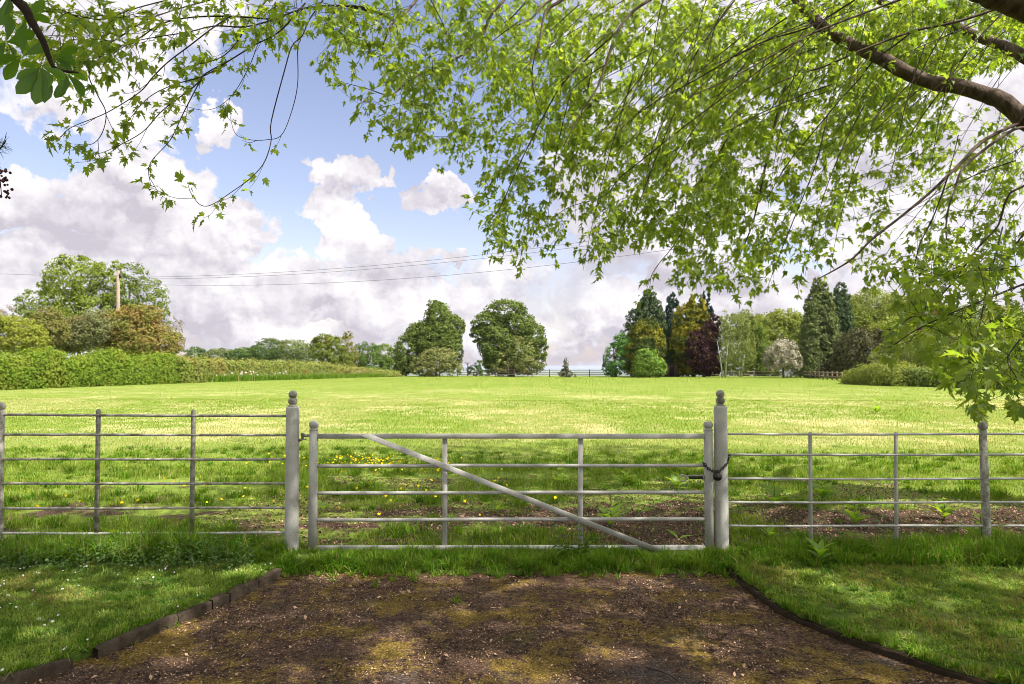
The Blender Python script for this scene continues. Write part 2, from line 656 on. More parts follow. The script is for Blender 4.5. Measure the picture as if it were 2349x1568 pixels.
def grid_mesh(xs, ys, zf):
    X, Y = np.meshgrid(xs, ys)
    Z = zf(X, Y)
    V = np.stack([X, Y, Z], -1).reshape(-1, 3)
    nx, ny = len(xs), len(ys)
    i = np.arange(ny - 1)[:, None] * nx + np.arange(nx - 1)[None, :]
    q = np.stack([i, i + 1, i + nx + 1, i + nx], -1).reshape(-1, 4)
    return V, q


def spaced(lo, hi, s0, gr):
    v, s_ = [0.0], s0
    while v[-1] < hi:
        v.append(v[-1] + s_)
        s_ *= gr
    w, s_ = [0.0], s0
    while w[-1] > lo:
        w.append(w[-1] - s_)
        s_ *= gr
    return np.array(w[:0:-1] + v)


xs = spaced(-30000, 30000, 0.16, 1.045)
ys = np.concatenate([-np.geomspace(400, 0.5, 30), np.arange(0, 16, 0.16), np.geomspace(16, 30000, 160)])
V, q = grid_mesh(xs, ys, ground_z)
o = mk('field_ground', V, [q], M_field, smooth=True)
o['kind'] = 'structure'

# outline of the drive (world x at a given y)
KH = 0.062
KL = np.array([G(x, y, KH) for x, y in ((642, 1301), (523, 1360), (404, 1408), (218, 1486), (10, 1553))])
KR = np.array([G(x, y, 0.04) for x, y in ((1662, 1296), (1710, 1335), (1788, 1392), (1856, 1423), (1941, 1457), (2060, 1494), (2162, 1531), (2298, 1566))])


def side_line(K):
    def f(y):
        sl = (K[-1, 0] - K[-2, 0]) / (K[-1, 1] - K[-2, 1])
        return np.where(y < K[-1, 1], K[-1, 0] + (y - K[-1, 1]) * sl, np.interp(y, K[::-1, 1], K[::-1, 0]))
    return f


x_left, x_right = side_line(KL), side_line(KR)


def strip_sheet(ys, fl, fr, n, zf):
    rows = []
    for y in ys:
        rows.append(np.stack([np.linspace(fl(y), fr(y), n), np.full(n, y)], -1))
    R = np.array(rows)
    Z = zf(R[..., 0], R[..., 1])
    V = np.concatenate([R, Z[..., None]], -1).reshape(-1, 3)
    ny = len(ys)
    i = np.arange(ny - 1)[:, None] * n + np.arange(n - 1)[None, :]
    return V, np.stack([i, i + 1, i + n + 1, i + n], -1).reshape(-1, 4)


ysd = np.linspace(-6, 5.62, 120)
V, q = strip_sheet(ysd, lambda y: float(x_left(y)) - 0.06, lambda y: float(x_right(y)) + 0.06, 90,
                   lambda x, y: 0.0 + 0.02 * (fbm(x, y, 1.2, 4) - 0.5))
o = mk('driveway', V, [q], M_drive, smooth=True)
o['kind'] = 'structure'


def lawn_z(x, y):
    return 0.056 + 0.025 * (fbm(x + 5, y, 0.9, 4) - 0.5)


def sheet_with_skirt(ys, fl, fr, n, zf):
    V, q = strip_sheet(ys, fl, fr, n, zf)
    V = V.reshape(len(ys), n, 3)
    for sgn in (0, n - 1):
        pass
    A = V[:, :1].copy(); A[..., 2] = -0.10
    B = V[:, -1:].copy(); B[..., 2] = -0.10
    V = np.concatenate([A, V, B], 1)
    n += 2
    ny = len(ys)
    i = np.arange(ny - 1)[:, None] * n + np.arange(n - 1)[None, :]
    return V.reshape(-1, 3), np.stack([i, i + 1, i + n + 1, i + n], -1).reshape(-1, 4)


ysl = np.linspace(-6, 5.86, 90)
V, q = sheet_with_skirt(ysl, lambda y: -14.0, lambda y: float(x_left(min(y, 5.42))) - 0.05, 110, lawn_z)
o = mk('lawn_by_the_left_kerb', V, [q], M_lawn, smooth=True)
o.name = 'lawn'
o['kind'] = 'structure'
V, q = sheet_with_skirt(ysl, lambda y: float(x_right(min(y, 5.5))) + 0.03, lambda y: 14.0, 110,
                        lambda x, y: lawn_z(x, y) - 0.015)
o = mk('lawn', V, [q], M_lawn, smooth=True)
o['kind'] = 'structure'

# verge under the gate, between drive and field
V, q = strip_sheet(np.linspace(5.30, 5.93, 14), lambda y: -2.2, lambda y: 2.1, 60,
                   lambda x, y: np.clip((y - 5.36) / 0.25, -0.3, 1) * np.clip((6.02 - y) / 0.2, 0.2, 1) * 0.045 + 0.03 * (fbm(x, y, 2.2, 3) - 0.5) + 0.004)
o = mk('verge', V, [q], M_lawn, smooth=True)
o['kind'] = 'structure'

# ------------------------------------------------------------------ gate and fences
D0 = 5.83
PX = D0 / F


def at(px, py, dy=0.0):
    return P(px, py, D0 + dy)


def big_post(px_top, px_bot, y_shoulder, y_base, label):
    top, base = at(px_top, y_shoulder), at(px_bot, y_base)
    t = thing('gate_post', label, 'gate post', (base[0], base[1], 0.0), 'painted timber gate posts')
    r = 0.0555
    m = MB()
    zs = [-0.25, 0.05, 0.4, 0.8, top[2] - 0.012, top[2]]
    pts = [[base[0] + (top[0] - base[0]) * np.clip((z - base[2]) / (top[2] - base[2]), -1, 1), base[1], z] for z in zs]
    m.tube(pts, [r * 1.05, r * 1.05, r * 1.02, r, r, r * 0.90], 28)
    m.build('post_shaft', M_paint, t, True)
    f = MB()
    c = np.array([top[0], top[1], top[2]])
    prof = [(0.036, -0.004), (0.040, 0.004), (0.031, 0.012)]
    prof += [(max(0.0385 * math.sin(a), 0.02), 0.045 - 0.0385 * math.cos(a)) for a in np.linspace(0.7, 2.55, 9)]
    prof += [(max(0.036 * math.sin(a), 0.0008), 0.103 - 0.036 * math.cos(a)) for a in np.linspace(0.62, math.pi, 10)]
    f.lathe(c, prof, 24)
    f.build('ball_finial', M_worn, t, True)
    return t


big_post(671.5, 668.5, 932, 1262, "thick round white gate post with double-ball top on the hinge side of the gate")
big_post(1652.5, 1656.5, 931, 1284, "thick round white gate post with double-ball top wrapped by the chain and padlock")

gate = thing('field_gate', "white painted metal field gate with diagonal brace, closed across the drive", 'gate',
             tuple(at(719, 1270)))


def bar(p0, p1, w, d, name, mat=M_paint, parent=gate, dy=0.0, bev=0.004, cut=None):
    p0, p1 = np.asarray(p0, float), np.asarray(p1, float)
    v = p1 - p0
    L = np.linalg.norm(v)
    ang = math.atan2(v[2], v[0])
    yaw = 0.0
    m = MB()
    m.box((0, 0, 0), (L, d, w))
    Vb = m.V[0]
    # rounded long edges: replace the box by an eight sided profile
    b = min(bev, w * 0.3, d * 0.3)
    ring = [(-d / 2 + b, -w / 2), (d / 2 - b, -w / 2), (d / 2, -w / 2 + b), (d / 2, w / 2 - b), (d / 2 - b, w / 2), (-d / 2 + b, w / 2), (-d / 2, w / 2 - b), (-d / 2, -w / 2 + b)]
    n = 2
    VV = []
    for xx in (-L / 2, L / 2):
        for yy, zz in ring:
            sh = 0.0
            if cut:
                sh = cut * zz
            VV.append([xx + sh, yy, zz])
    VV = np.array(VV) @ rot_y(-ang).T + (p0 + p1) / 2 + np.array([0, dy, 0])
    q = [[i, (i + 1) % 8, 8 + (i + 1) % 8, 8 + i] for i in range(8)]
    return mk(name, VV, [np.array(q), np.array([list(range(7, -1, -1)), list(range(8, 16))])], mat, parent)


def stile(px_t, px_b, y_sh, y_b, cap_flat):
    a, b = at(px_t, y_sh), at(px_b, y_b)
    m = MB()
    m.tube([[b[0], b[1], b[2]], (a + b) / 2, [a[0], a[1], a[2]]], [0.0375, 0.0372, 0.0365], 22)
    s_ = m.build('stile', M_paint, gate, True)
    f = MB()
    top = 2.35 if cap_flat else math.pi
    prof = [(0.037, -0.002), (0.040, 0.003), (0.037, 0.008), (0.029, 0.010)]
    prof += [(max(0.040 * math.sin(x), 0.0008), 0.044 - 0.040 * math.cos(x)) for x in np.linspace(0.8, top, 11)]
    if cap_flat:
        prof += [(0.0008, prof[-1][1] + 0.002)]
    f.lathe(a, prof, 22)
    f.build('ball_finial', M_paint, s_, True)


stile(720, 717, 986, 1262, False)
stile(1624.5, 1627.5, 986, 1272, True)
bar(at(729, 1000), at(1616, 1000), 0.040, 0.034, 'top_rail')
bar(at(725, 1258.5), at(1619, 1257.5), 0.052, 0.040, 'bottom_rail')


def tube_obj(name, pts, r, mat, parent, sides=12):
    return MB().tube(pts, r, sides).build(name, mat, parent, True)


def wob(p0, p1, n, amp, seed):
    r = np.random.default_rng(seed)
    t = np.linspace(0, 1, n)
    p = np.outer(1 - t, p0) + np.outer(t, p1)
    k = np.cumsum(r.normal(0, 1, n))
    k -= np.linspace(k[0], k[-1], n)
    p[:, 2] += amp * k / (abs(k).max() + 1e-6)
    return p


for i, (ya, yb) in enumerate(((1069, 1067), (1131, 1129), (1192, 1190))):
    tube_obj('rail', wob(at(728, ya), at(1618, yb), 20, 0.003, i), 0.0150, M_paint, gate, 14)
for px in (1020.5, 1331.5):
    bar(at(px, 1006, 0.012), at(px, 1251, 0.012), 0.041, 0.012, 'upright')
bar(at(836, 996.5, -0.030), at(1516, 1265, -0.030), 0.044, 0.018, 'diagonal_brace', cut=1.6)
# hinge: eye plate on the gate stile, hook driven into the post, pin through both
h = MB()
h.box(at(703, 999), (0.060, 0.030, 0.022), None, 0.003)
h.box(at(693, 1007), (0.075, 0.034, 0.008), None, 0.002)
hp = at(694, 1003)
h.lathe(hp + np.array([0, 0, -0.022]), [(0.0005, 0), (0.011, 0), (0.011, 0.048), (0.017, 0.048), (0.017, 0.058), (0.0005, 0.060)], 14)
h.tube([at(684, 1012), at(690, 1009), at(697, 1007)], [0.010, 0.008, 0.006], 8)
h.build('hinge', M_worn, gate)
# sprung latch with pull ring
lt = MB()
lt.box(at(1597, 1095), (0.125, 0.024, 0.020), None, 0.004)
lt.build('latch', M_black, gate)
lb = MB()
lb.box(at(1597, 1090.4), (0.140, 0.026, 0.008), None, 0.002)
lb.box(at(1575.5, 1095), (0.010, 0.028, 0.034), None, 0.002)
lb.box(at(1613, 1095), (0.010, 0.030, 0.042), None, 0.002)
lb.build('latch_housing', M_zinc, gate)
th = np.linspace(0, 2 * np.pi, 25)
rc = at(1566, 1096)
tube_obj('pull_ring', np.stack([rc[0] + 0.027 * np.cos(th), np.full(25, rc[1] - 0.01), rc[2] + 0.027 * np.sin(th)], -1), 0.0062, M_zinc, gate, 8)

# chain and padlock
cp = [at(1612, 1060, -0.03), at(1616, 1064, -0.052), at(1623, 1073, -0.056), at(1632, 1079, -0.052), at(1640, 1081, -0.07), at(1646, 1083, -0.082),
      at(1654, 1077, -0.078), at(1661, 1070, -0.066), at(1668, 1063, -0.045), at(1672, 1052, -0.03), at(1674, 1042, -0.012), at(1676, 1044, 0.02)]
cp = np.array(cp)
seg = np.r_[0, np.cumsum(np.linalg.norm(np.diff(cp, axis=0), axis=1))]
m = MB()
nl = int(seg[-1] / 0.022)
th = np.linspace(0, 2 * np.pi, 15)[:-1]
for i in range(nl):
    s0, s1 = seg[-1] * i / nl, seg[-1] * (i + 1) / nl
    a = np.array([np.interp(s0, seg, cp[:, j]) for j in range(3)])
    b = np.array([np.interp(s1, seg, cp[:, j]) for j in range(3)])
    d = nrm(b - a)
    up = np.array([0, -1.0, 0]) if i % 2 else nrm(np.cross(d, [0, -1.0, 0]))
    side = nrm(np.cross(d, up))
    c = (a + b) / 2
    pts = c + np.outer(np.cos(th) * 0.0175, d) + np.outer(np.sin(th) * 0.0095, side)
    pts = np.concatenate([pts, pts[:1]])
    m.tube(pts, 0.0040, 6, False)
tag(m.build('chain', M_black, None, True), "black steel chain looped round the gate and its thick post", 'chain')
pc = at(1645.5, 1090, -0.088)
pl = thing('padlock', "black padlock hanging on the chain between gate and post", 'padlock', tuple(pc + np.array([0, 0, -0.03])))
m = MB()
m.box(pc + np.array([0, 0, -0.012]), (0.066, 0.030, 0.060), None, 0.016)
m.build('lock_body', M_black, pl)
t_ = np.linspace(0, np.pi, 12)
sh = [[pc[0] + 0.019, pc[1], pc[2] + 0.008]] + [[pc[0] + 0.019 * math.cos(a), pc[1], pc[2] + 0.022 + 0.021 * math.sin(a)] for a in t_] + [[pc[0] - 0.019, pc[1], pc[2] + 0.008]]
tube_obj('shackle', sh, 0.0058, M_black, pl, 8)


def flat_upright(px_t, px_b, y_t, y_b, w, mat, parent):
    a, b = at(px_t, y_t), at(px_b, y_b)
    n = 7
    d = 0.011
    prof = [(-w / 2, 0.0)] + [(-w / 2 * math.cos(x), w / 2 * math.sin(x)) for x in np.linspace(0, np.pi, n)] + [(w / 2, 0.0)]
    zt = a[2] - w / 2
    V = []
    for yy in (-d / 2, d / 2):
        V.append([b[0] - w / 2, b[1] + yy, b[2]])
        for xx, zz in prof[1:-1]:
            V.append([a[0] + xx, a[1] + yy, zt + zz])
        V.append([b[0] + w / 2, b[1] + yy, b[2]])
    V = np.array(V)
    k = len(V) // 2
    q = [[i, (i + 1) % k, k + (i + 1) % k, k + i] for i in range(k)]
    return mk('upright', V, [np.array(q), np.array([list(range(k - 1, -1, -1)), list(range(k, 2 * k))])], mat, parent)


def ball_post(px_t, px_b, y_ball, y_base, r, mat, parent, name='post'):
    b = at(px_b, y_base)
    a = at(px_t, y_ball + 22)
    p = MB().tube([b + np.array([0, 0, -0.2]), b, (a + b) / 2, a], [r * 1.12, r * 1.1, r * 1.0, r * 0.92], 18).build(name, mat, parent, True)
    f = MB()
    f.lathe(a, [(r * 0.8, -0.004), (r * 0.78, 0.004)] + [(max(r * 1.22 * math.sin(x), 0.0008), 0.035 - r * 1.22 * math.cos(x)) for x in np.linspace(0.75, np.pi, 10)], 18)
    f.build('ball_finial', mat, p, True)
    return p


fl = thing('estate_fence', "white iron estate fence of six thin rails left of the gate", 'fence', tuple(at(220, 1250)), 'iron estate fence panels')
for i, (ya, ym, yb) in enumerate(((949.5, 952, 953.5), (995, 996.5, 997.5), (1052.5, 1053, 1053), (1109, 1109, 1108.5), (1166.5, 1166, 1164.5), (1224.5, 1223.5, 1221))):
    mt = M_worn
    pts = np.concatenate([wob(at(-330, ya - 1), at(225, ym), 18, 0.004, 40 + i), wob(at(225, ym), at(655, yb), 14, 0.002, 60 + i)[1:]])
    tube_obj('rail', pts, 0.0108, M_worn if i < 5 else M_paint, fl, 8)
flat_upright(226, 220.5, 937.5, 1262, 0.036, M_worn, fl)
flat_upright(444, 439, 938.5, 1262, 0.036, M_worn, fl)
flat_upright(-210, -216, 937.5, 1262, 0.036, M_worn, fl)
ball_post(2.5, -3, 919, 1265, 0.029, M_worn, fl)

fr = thing('estate_fence', "white iron estate fence right of the gate with a speckled ball-topped post", 'fence', tuple(at(2055, 1285)), 'iron estate fence panels')
for i, y in enumerate((995, 1042, 1097.5, 1151.5, 1205.5, 1261.5)):
    pts = np.concatenate([wob(at(1669, y), at(1859, y + 0.8), 8, 0.002, 80 + i), wob(at(1859, y + 0.8), at(2258, y), 14, 0.003, 90 + i)[1:],
                          wob(at(2258, y), at(3200, y - 1), 20, 0.003, 110 + i)[1:]])
    tube_obj('rail', pts, 0.0098, M_paint, fr, 8)
flat_upright(1858.5, 1860, 990, 1290, 0.029, M_paint, fr)
flat_upright(2055, 2056.5, 990, 1292, 0.029, M_paint, fr)
flat_upright(2470, 2478, 990, 1292, 0.029, M_paint, fr)
flat_upright(2680, 2690, 990, 1292, 0.029, M_paint, fr)
ball_post(2880, 2892, 964, 1282, 0.032, M_worn, fr)
ball_post(2254.5, 2266, 964, 1282, 0.032, M_worn, fr)

# ------------------------------------------------------------------ edging of the lawns
cuts = [(642, 1301), (588, 1327), (523, 1360), (483, 1376), (404, 1408), (218, 1486), (166, 1507), (-30, 1562)]
pairs = [(0, 1), (1, 2), (2, 3), (3, 4), (4, 5), (6, 7)]
KLAB = ["small dark edging stone nearest the left gate post", "short concrete edging stone between the lawn and drive, second from the gate",
        "shortest concrete edging stone, third from the gate on the left lawn", "mossy concrete edging stone in the middle of the left lawn edge",
        "longest concrete edging stone along the left lawn, before the grassy gap", "separate concrete edging stone at the bottom left corner past the grassy gap"]
for j, (a, b) in enumerate(pairs):
    p0, p1 = G(*cuts[a], KH), G(*cuts[b], KH)
    p0[2] = p1[2] = 0.0
    v = p1 - p0
    L = np.linalg.norm(v)
    u = v / L
    nn = np.array([-u[1], u[0], 0])
    r = np.random.default_rng(200 + j)
    n = max(4, int(L / 0.06))
    rows = []
    hh = 0.066 + r.normal(0, 0.003)
    for i in range(n + 1):
        c = p0 + v * (0.003 / L + (1 - 0.006 / L) * i / n)
        w = 0.055
        jit = lambda s=0.004: r.normal(0, s)
        e = 0.010 if i in (0, n) else 0
        pr = [(-w / 2 + e, -0.12), (-w / 2 + e, hh - 0.012 + jit() - e), (-w / 2 + 0.012, hh + jit(0.003) - e), (w / 2 - 0.012, hh + jit(0.003) - e), (w / 2 - e, hh - 0.014 + jit() - e), (w / 2 - e, -0.12)]
        rows.append([c + nn * (x + jit(0.002)) + np.array([0, 0, z]) for x, z in pr])
    R = np.array(rows).reshape(-1, 3)
    i = np.arange(n)[:, None] * 6
    k = np.arange(5)[None, :]
    qq = np.stack([i + k, i + k + 1, i + 6 + k + 1, i + 6 + k], -1).reshape(-1, 4)
    caps = np.array([[0, 1, 2, 3, 4, 5], [n * 6 + x for x in (5, 4, 3, 2, 1, 0)]])
    ob = mk('edging_stone', R, [qq, caps], M_kerb)
    tag(ob, KLAB[j], 'edging stone', 'concrete edging stones along the left lawn')
# right: dark sunken edging board
ysr = np.linspace(5.45, 1.0, 70)
r = np.random.default_rng(5)
rows = []
for y in ysr:
    x = float(x_right(y))
    hh = 0.034 + 0.007 * math.sin(y * 7) + r.normal(0, 0.004)
    rows.append([[x - 0.02, y, -0.1], [x - 0.02 + r.normal(0, 0.004), y, hh - 0.008], [x - 0.012, y, hh], [x + 0.028, y, hh + r.normal(0, 0.004)], [x + 0.045, y, 0.0]])
R = np.array(rows).reshape(-1, 3)
i = np.arange(len(ysr) - 1)[:, None] * 5
k = np.arange(4)[None, :]
qq = np.stack([i + k, i + 5 + k, i + 5 + k + 1, i + k + 1], -1).reshape(-1, 4)
tag(mk('lawn_edging', R, [qq], M_edge), "dark decayed edging board along the right lawn", 'edging')

# ------------------------------------------------------------------ far trees
def leaf_quads(C, N, S, rng, aspect=1.0, along=None):
    """diamond leaf faces at C, facing N, size S"""
    n = len(C)
    N = nrm(N)
    if along is None:
        along = rng.normal(0, 1, (n, 3))
    T = nrm(along - (along * N).sum(1, keepdims=True) * N)
    B = np.cross(N, T)
    L = (S * 0.5)[:, None]
    Wd = (S * 0.5 * aspect)[:, None]
    bend = N * L * 0.35
    V = np.stack([C - T * L, C + B * Wd + bend * 0.5, C + T * L, C - B * Wd + bend * 0.5], 1).reshape(-1, 3)
    Fq = np.arange(n * 4).reshape(n, 4)
    return V, Fq


def crown_pts(lobes, D, cover, leafpx, rng, clump=0.30, fill=0.72):
    """leaf positions and outward directions for a crown made of ellipsoid lobes given in frame units at distance D"""
    C, O = [], []
    s = D / F
    for lb in lobes:
        cx, cyy, rx, ry = lb[:4]
        dd = lb[4] if len(lb) > 4 else 0.0
        c = P(cx, cyy, D + dd)
        R = np.array([rx * s, 0.8 * (rx * s + ry * s) * 0.5 + 0.2, ry * s])
        area = math.pi * rx * ry
        n = int(cover * area / (leafpx * leafpx * 0.42))
        if n < 20:
            n = 20
        ncl = max(10, int(n / 26))
        d = nrm(rng.normal(0, 1, (ncl, 3)))
        rad = rng.random(ncl) ** (1 / 3.0) * 0.45 + 0.55
        cc = d * rad[:, None]
        idx = rng.integers(0, ncl, n)
        off = rng.normal(0, 1, (n, 3)) * clump * 0.42
        off[:, 2] *= 0.7
        q = cc[idx] + off
        ln = np.linalg.norm(q, axis=1)
        q = q * np.minimum(1, 1.10 / np.maximum(ln, 1e-6))[:, None]
        C.append(c + q * R)
        O.append(nrm(q * 0.6 + off * 2.2))
    return np.concatenate(C), np.concatenate(O)


def limbs(mb, base, lobes, D, r0, rng, top=None):
    base = np.asarray(base, float)
    zt = top if top is not None else max(P(l[0], l[1], D)[2] for l in lobes)
    lean = rng.normal(0, 0.3, 2)
    tr = [base + np.array([0, 0, -0.3])]
    for t in (0.0, 0.25, 0.5, 0.8, 1.0):
        tr.append(base + np.array([lean[0] * t, lean[1] * t, (zt - base[2]) * t]))
    mb.tube(tr, [r0 * 1.25, r0, r0 * 0.8, r0 * 0.6, r0 * 0.35, r0 * 0.12], 8)
    for l in lobes:
        e = P(l[0], l[1], D + rng.normal(0, 0.4))
        t = np.clip((e[2] - base[2]) / (zt - base[2] + 1e-6) * 0.55, 0.12, 0.8)
        s_ = base + np.array([lean[0] * t, lean[1] * t, (zt - base[2]) * t])
        mid = (s_ + e) / 2 + np.array([0, 0, 0.12 * np.linalg.norm(e - s_)])
        mb.tube([s_, mid, e], [r0 * 0.4, r0 * 0.28, r0 * 0.08], 5)


def tree(name, label, cat, lobes, D, mat, leafpx=4.2, cover=3.0, trunk=0.25, base=None, seed=0, group=None, bark=None,
         style='broad', aspect=0.75, clump=0.30, trunks=None, crown='crown'):
    rng = np.random.default_rng(1000 + seed)
    cover = cover * (1.7 if cover >= 2.6 else 1.15)
    bx = base if base is not None else lobes[0][0]
    b = P(bx, 860, D)
    b[2] = float(ground_z(b[0], D))
    t = thing(name, label, cat, tuple(b), group)
    C, O = crown_pts(lobes, D, cover, leafpx, rng, clump)
    keep = C[:, 2] > b[2] + 0.05
    C, O = C[keep], O[keep]
    n = len(C)
    S = leafpx * D / F * rng.uniform(0.6, 1.4, n)
    if style == 'broad':
        N = nrm(O * 0.9 + rng.normal(0, 0.55, (n, 3)) + np.array([0, 0, 0.35]))
        V, q = leaf_quads(C, N, S, rng, aspect)
    else:
        cen = np.array([b[0], b[1], 0])
        out = C - cen
        out[:, 2] = 0
        out = nrm(out)
        al = nrm(out * 0.8 + np.array([0, 0, 0.75 if style == 'spray' else -0.5]) + rng.normal(0, 0.4, (n, 3)))
        N = nrm(out + np.array([0, 0, 0.3]) + rng.normal(0, 0.6, (n, 3)))
        V, q = leaf_quads(C, N, S * 1.5, rng, 0.36, al)
    rn = np.clip(rng.normal(0.5, 0.28, n), 0, 1)
    mk(crown, V, [q], mat, t, False, rn)
    m = MB()
    if trunks:
        for px, lean in trunks:
            p0 = P(px, 860, D)
            p0[2] = b[2] - 0.2
            zt = float(np.mean([P(l[0], l[1], D)[2] for l in lobes]))
            m.tube([p0, p0 + np.array([lean * 0.4, 0, (zt - p0[2]) * 0.5]), p0 + np.array([lean, 0, zt - p0[2]])], [trunk, trunk * 0.7, trunk * 0.2], 7)
    else:
        limbs(m, b, lobes, D, trunk, rng)
    m.build('trunk', bark or M_fartrunk, t, True)
    return t


def cone(ax, ay, by, hw, n=9, pw=0.8, jit=0.12, seed=0):
    r = np.random.default_rng(seed)
    out = []
    for i in range(n):
        t = (i + 0.6) / n
        w = hw * t ** pw
        ry = (by - ay) / n * 0.95
        out.append((ax + r.normal(0, jit) * w, ay + (by - ay) * t, max(w, 3), max(ry, 4)))
        if w > 14:
            for s_ in (-1, 1):
                out.append((ax + s_ * w * 0.55 + r.normal(0, 2), ay + (by - ay) * t + r.normal(0, 4), w * 0.5, ry * 1.1, -0.3 * w * 0.06))
    return out


def L(name, c1, c2, trans=0.4, tint=(1.25, 1.15, 0.45), c3=None, *a, **k):
    up = lambda c: tuple(min(v * 1.28, 0.8) for v in c)
    return leaf_mat(name, up(c1), up(c2), trans, tint, None if c3 is None else up(c3), *a, **k)


m_ash = L('ash_leaf', (0.10, 0.155, 0.020), (0.19, 0.225, 0.045), 0.4)
m_ash2 = L('ash_leaf_dark', (0.075, 0.12, 0.022), (0.14, 0.175, 0.04), 0.35)
m_haw = L('rusty_hawthorn_leaf', (0.155, 0.118, 0.034), (0.235, 0.18, 0.062), 0.3, (1.2, 1.05, 0.6), (0.125, 0.14, 0.03), 0, 0.8, 0.51)
m_grey = L('greygreen_leaf', (0.085, 0.10, 0.04), (0.16, 0.17, 0.075), 0.3, (1.1, 1.1, 0.6), (0.15, 0.115, 0.05), 0, 0.7, 0.58)
m_rust = L('rust_tip_leaf', (0.10, 0.125, 0.03), (0.17, 0.14, 0.05), 0.3)
m_yel = L('yellowgreen_leaf', (0.13, 0.165, 0.022), (0.21, 0.225, 0.045), 0.4)
m_twiggy = L('pale_twig_leaf', (0.16, 0.13, 0.09), (0.22, 0.19, 0.12), 0.25, (1, 1, 0.8))
m_hedge = L('lush_hedge_leaf', (0.075, 0.135, 0.013), (0.15, 0.205, 0.030), 0.4, (1.25, 1.15, 0.4), (0.15, 0.185, 0.028), 0, 0.6, 0.55)
m_hedge2 = L('trimmed_hedge_leaf', (0.105, 0.145, 0.03), (0.175, 0.19, 0.05), 0.3, (1.2, 1.1, 0.5), (0.165, 0.15, 0.045), 0, 0.35, 0.57)
m_wood = L('woodland_leaf', (0.045, 0.085, 0.022), (0.095, 0.14, 0.035), 0.3)
m_wood2 = L('woodland_pale_leaf', (0.08, 0.115, 0.04), (0.14, 0.165, 0.06), 0.3)
m_oak = L('oak_leaf', (0.07, 0.10, 0.018), (0.125, 0.15, 0.032), 0.3, c3=(0.20, 0.17, 0.05), hue_scale=0.35, edge=0.66)
m_lime = L('lime_leaf', (0.055, 0.088, 0.020), (0.135, 0.170, 0.044), 0.3, (1.2, 1.1, 0.5))
m_limepale = L('lime_leaf_pale', (0.105, 0.125, 0.042), (0.19, 0.195, 0.075), 0.3, (1.2, 1.1, 0.5))
m_fir = L('fir_needle', (0.075, 0.085, 0.055), (0.13, 0.13, 0.075), 0.15)
m_ivy = L('ivy_leaf', (0.045, 0.11, 0.028), (0.09, 0.17, 0.042), 0.25)
m_cyp = L('cypress_spray', (0.035, 0.062, 0.032), (0.085, 0.115, 0.05), 0.15)
m_cypdk = L('cypress_spray_dark', (0.018, 0.034, 0.026), (0.042, 0.062, 0.042), 0.1)
m_gold = L('golden_cypress_spray', (0.14, 0.135, 0.014), (0.27, 0.235, 0.024), 0.2, (1.2, 1.1, 0.4), (0.065, 0.085, 0.018), 0, 0.5, 0.53)
m_gold2 = L('dull_golden_spray', (0.075, 0.09, 0.014), (0.20, 0.185, 0.024), 0.2, (1.2, 1.1, 0.4), (0.05, 0.07, 0.018), 0, 0.4, 0.5)
m_copper = L('copper_beech_leaf', (0.024, 0.012, 0.015), (0.062, 0.034, 0.032), 0.25, (1.3, 0.9, 0.8))
m_maroon = L('maroon_leaf', (0.09, 0.025, 0.04), (0.17, 0.05, 0.07), 0.25, (1.3, 0.9, 0.8))
m_birch = L('birch_leaf', (0.105, 0.14, 0.04), (0.18, 0.21, 0.075), 0.4)
m_back = L('back_leaf', (0.12, 0.16, 0.03), (0.21, 0.24, 0.06), 0.4)
m_backdk = L('back_dark_leaf', (0.07, 0.11, 0.022), (0.135, 0.18, 0.04), 0.35)
m_bloss = L('may_blossom', (0.30, 0.27, 0.21), (0.38, 0.35, 0.27), 0.2, (1, 1, 0.9), (0.09, 0.10, 0.05), 0, 1.0, 0.52)
m_cyp2 = L('tall_cypress_spray', (0.06, 0.09, 0.034), (0.15, 0.175, 0.065), 0.2)
m_cedar = L('cedar_needle', (0.04, 0.045, 0.022), (0.095, 0.09, 0.045), 0.1)
m_willow = L('willow_leaf', (0.12, 0.155, 0.05), (0.21, 0.235, 0.095), 0.4)

tree('ash_tree', "tall airy yellow-green ash tree behind the left hedge", 'tree',
     [(168, 638, 62, 50), (135, 690, 50, 42), (222, 655, 55, 52), (200, 715, 85, 45), (110, 660, 22, 28), (165, 760, 90, 45), (150, 606, 18, 22), (186, 600, 18, 18), (235, 618, 22, 18), (265, 612, 14, 18), (118, 640, 18, 24)], 74, m_ash, 4.6, 2.3, 0.22, 180, 1)
tree('ash_tree', "darker open tree immediately right of the telegraph pole top", 'tree',
     [(298, 632, 42, 32), (330, 680, 52, 44), (280, 690, 45, 50), (355, 715, 30, 26), (285, 740, 70, 45), (350, 750, 40, 35)], 76, m_ash2, 4.4, 2.0, 0.2, 300, 2)
tree('ash_sapling', "small feathery sapling at the far left beside the tall ash", 'tree',
     [(70, 690, 30, 26), (62, 725, 38, 32), (85, 745, 30, 30)], 62, m_ash2, 4.0, 2.0, 0.1, 70, 3)
tree('hawthorn_bush', "rusty orange-brown hawthorn bush in front of the telegraph pole", 'bush',
     [(292, 752, 72, 42), (345, 785, 68, 42), (250, 770, 45, 36), (322, 722, 50, 26), (380, 790, 36, 34), (300, 795, 60, 32)], 67, m_haw, 4.2, 3.0, 0.15, 310, 4)
tree('twiggy_shrub', "pale twiggy shrub at the right shoulder of the rusty hawthorn", 'bush',
     [(398, 760, 24, 34), (408, 785, 14, 22)], 71, m_twiggy, 3.2, 1.3, 0.07, 400, 5)
tree('grey_shrub', "grey-green shrub below the tall ash, left of the hawthorn", 'bush',
     [(175, 768, 62, 42), (215, 750, 40, 40), (135, 785, 40, 30)], 64, m_grey, 4.0, 3.0, 0.1, 180, 6)
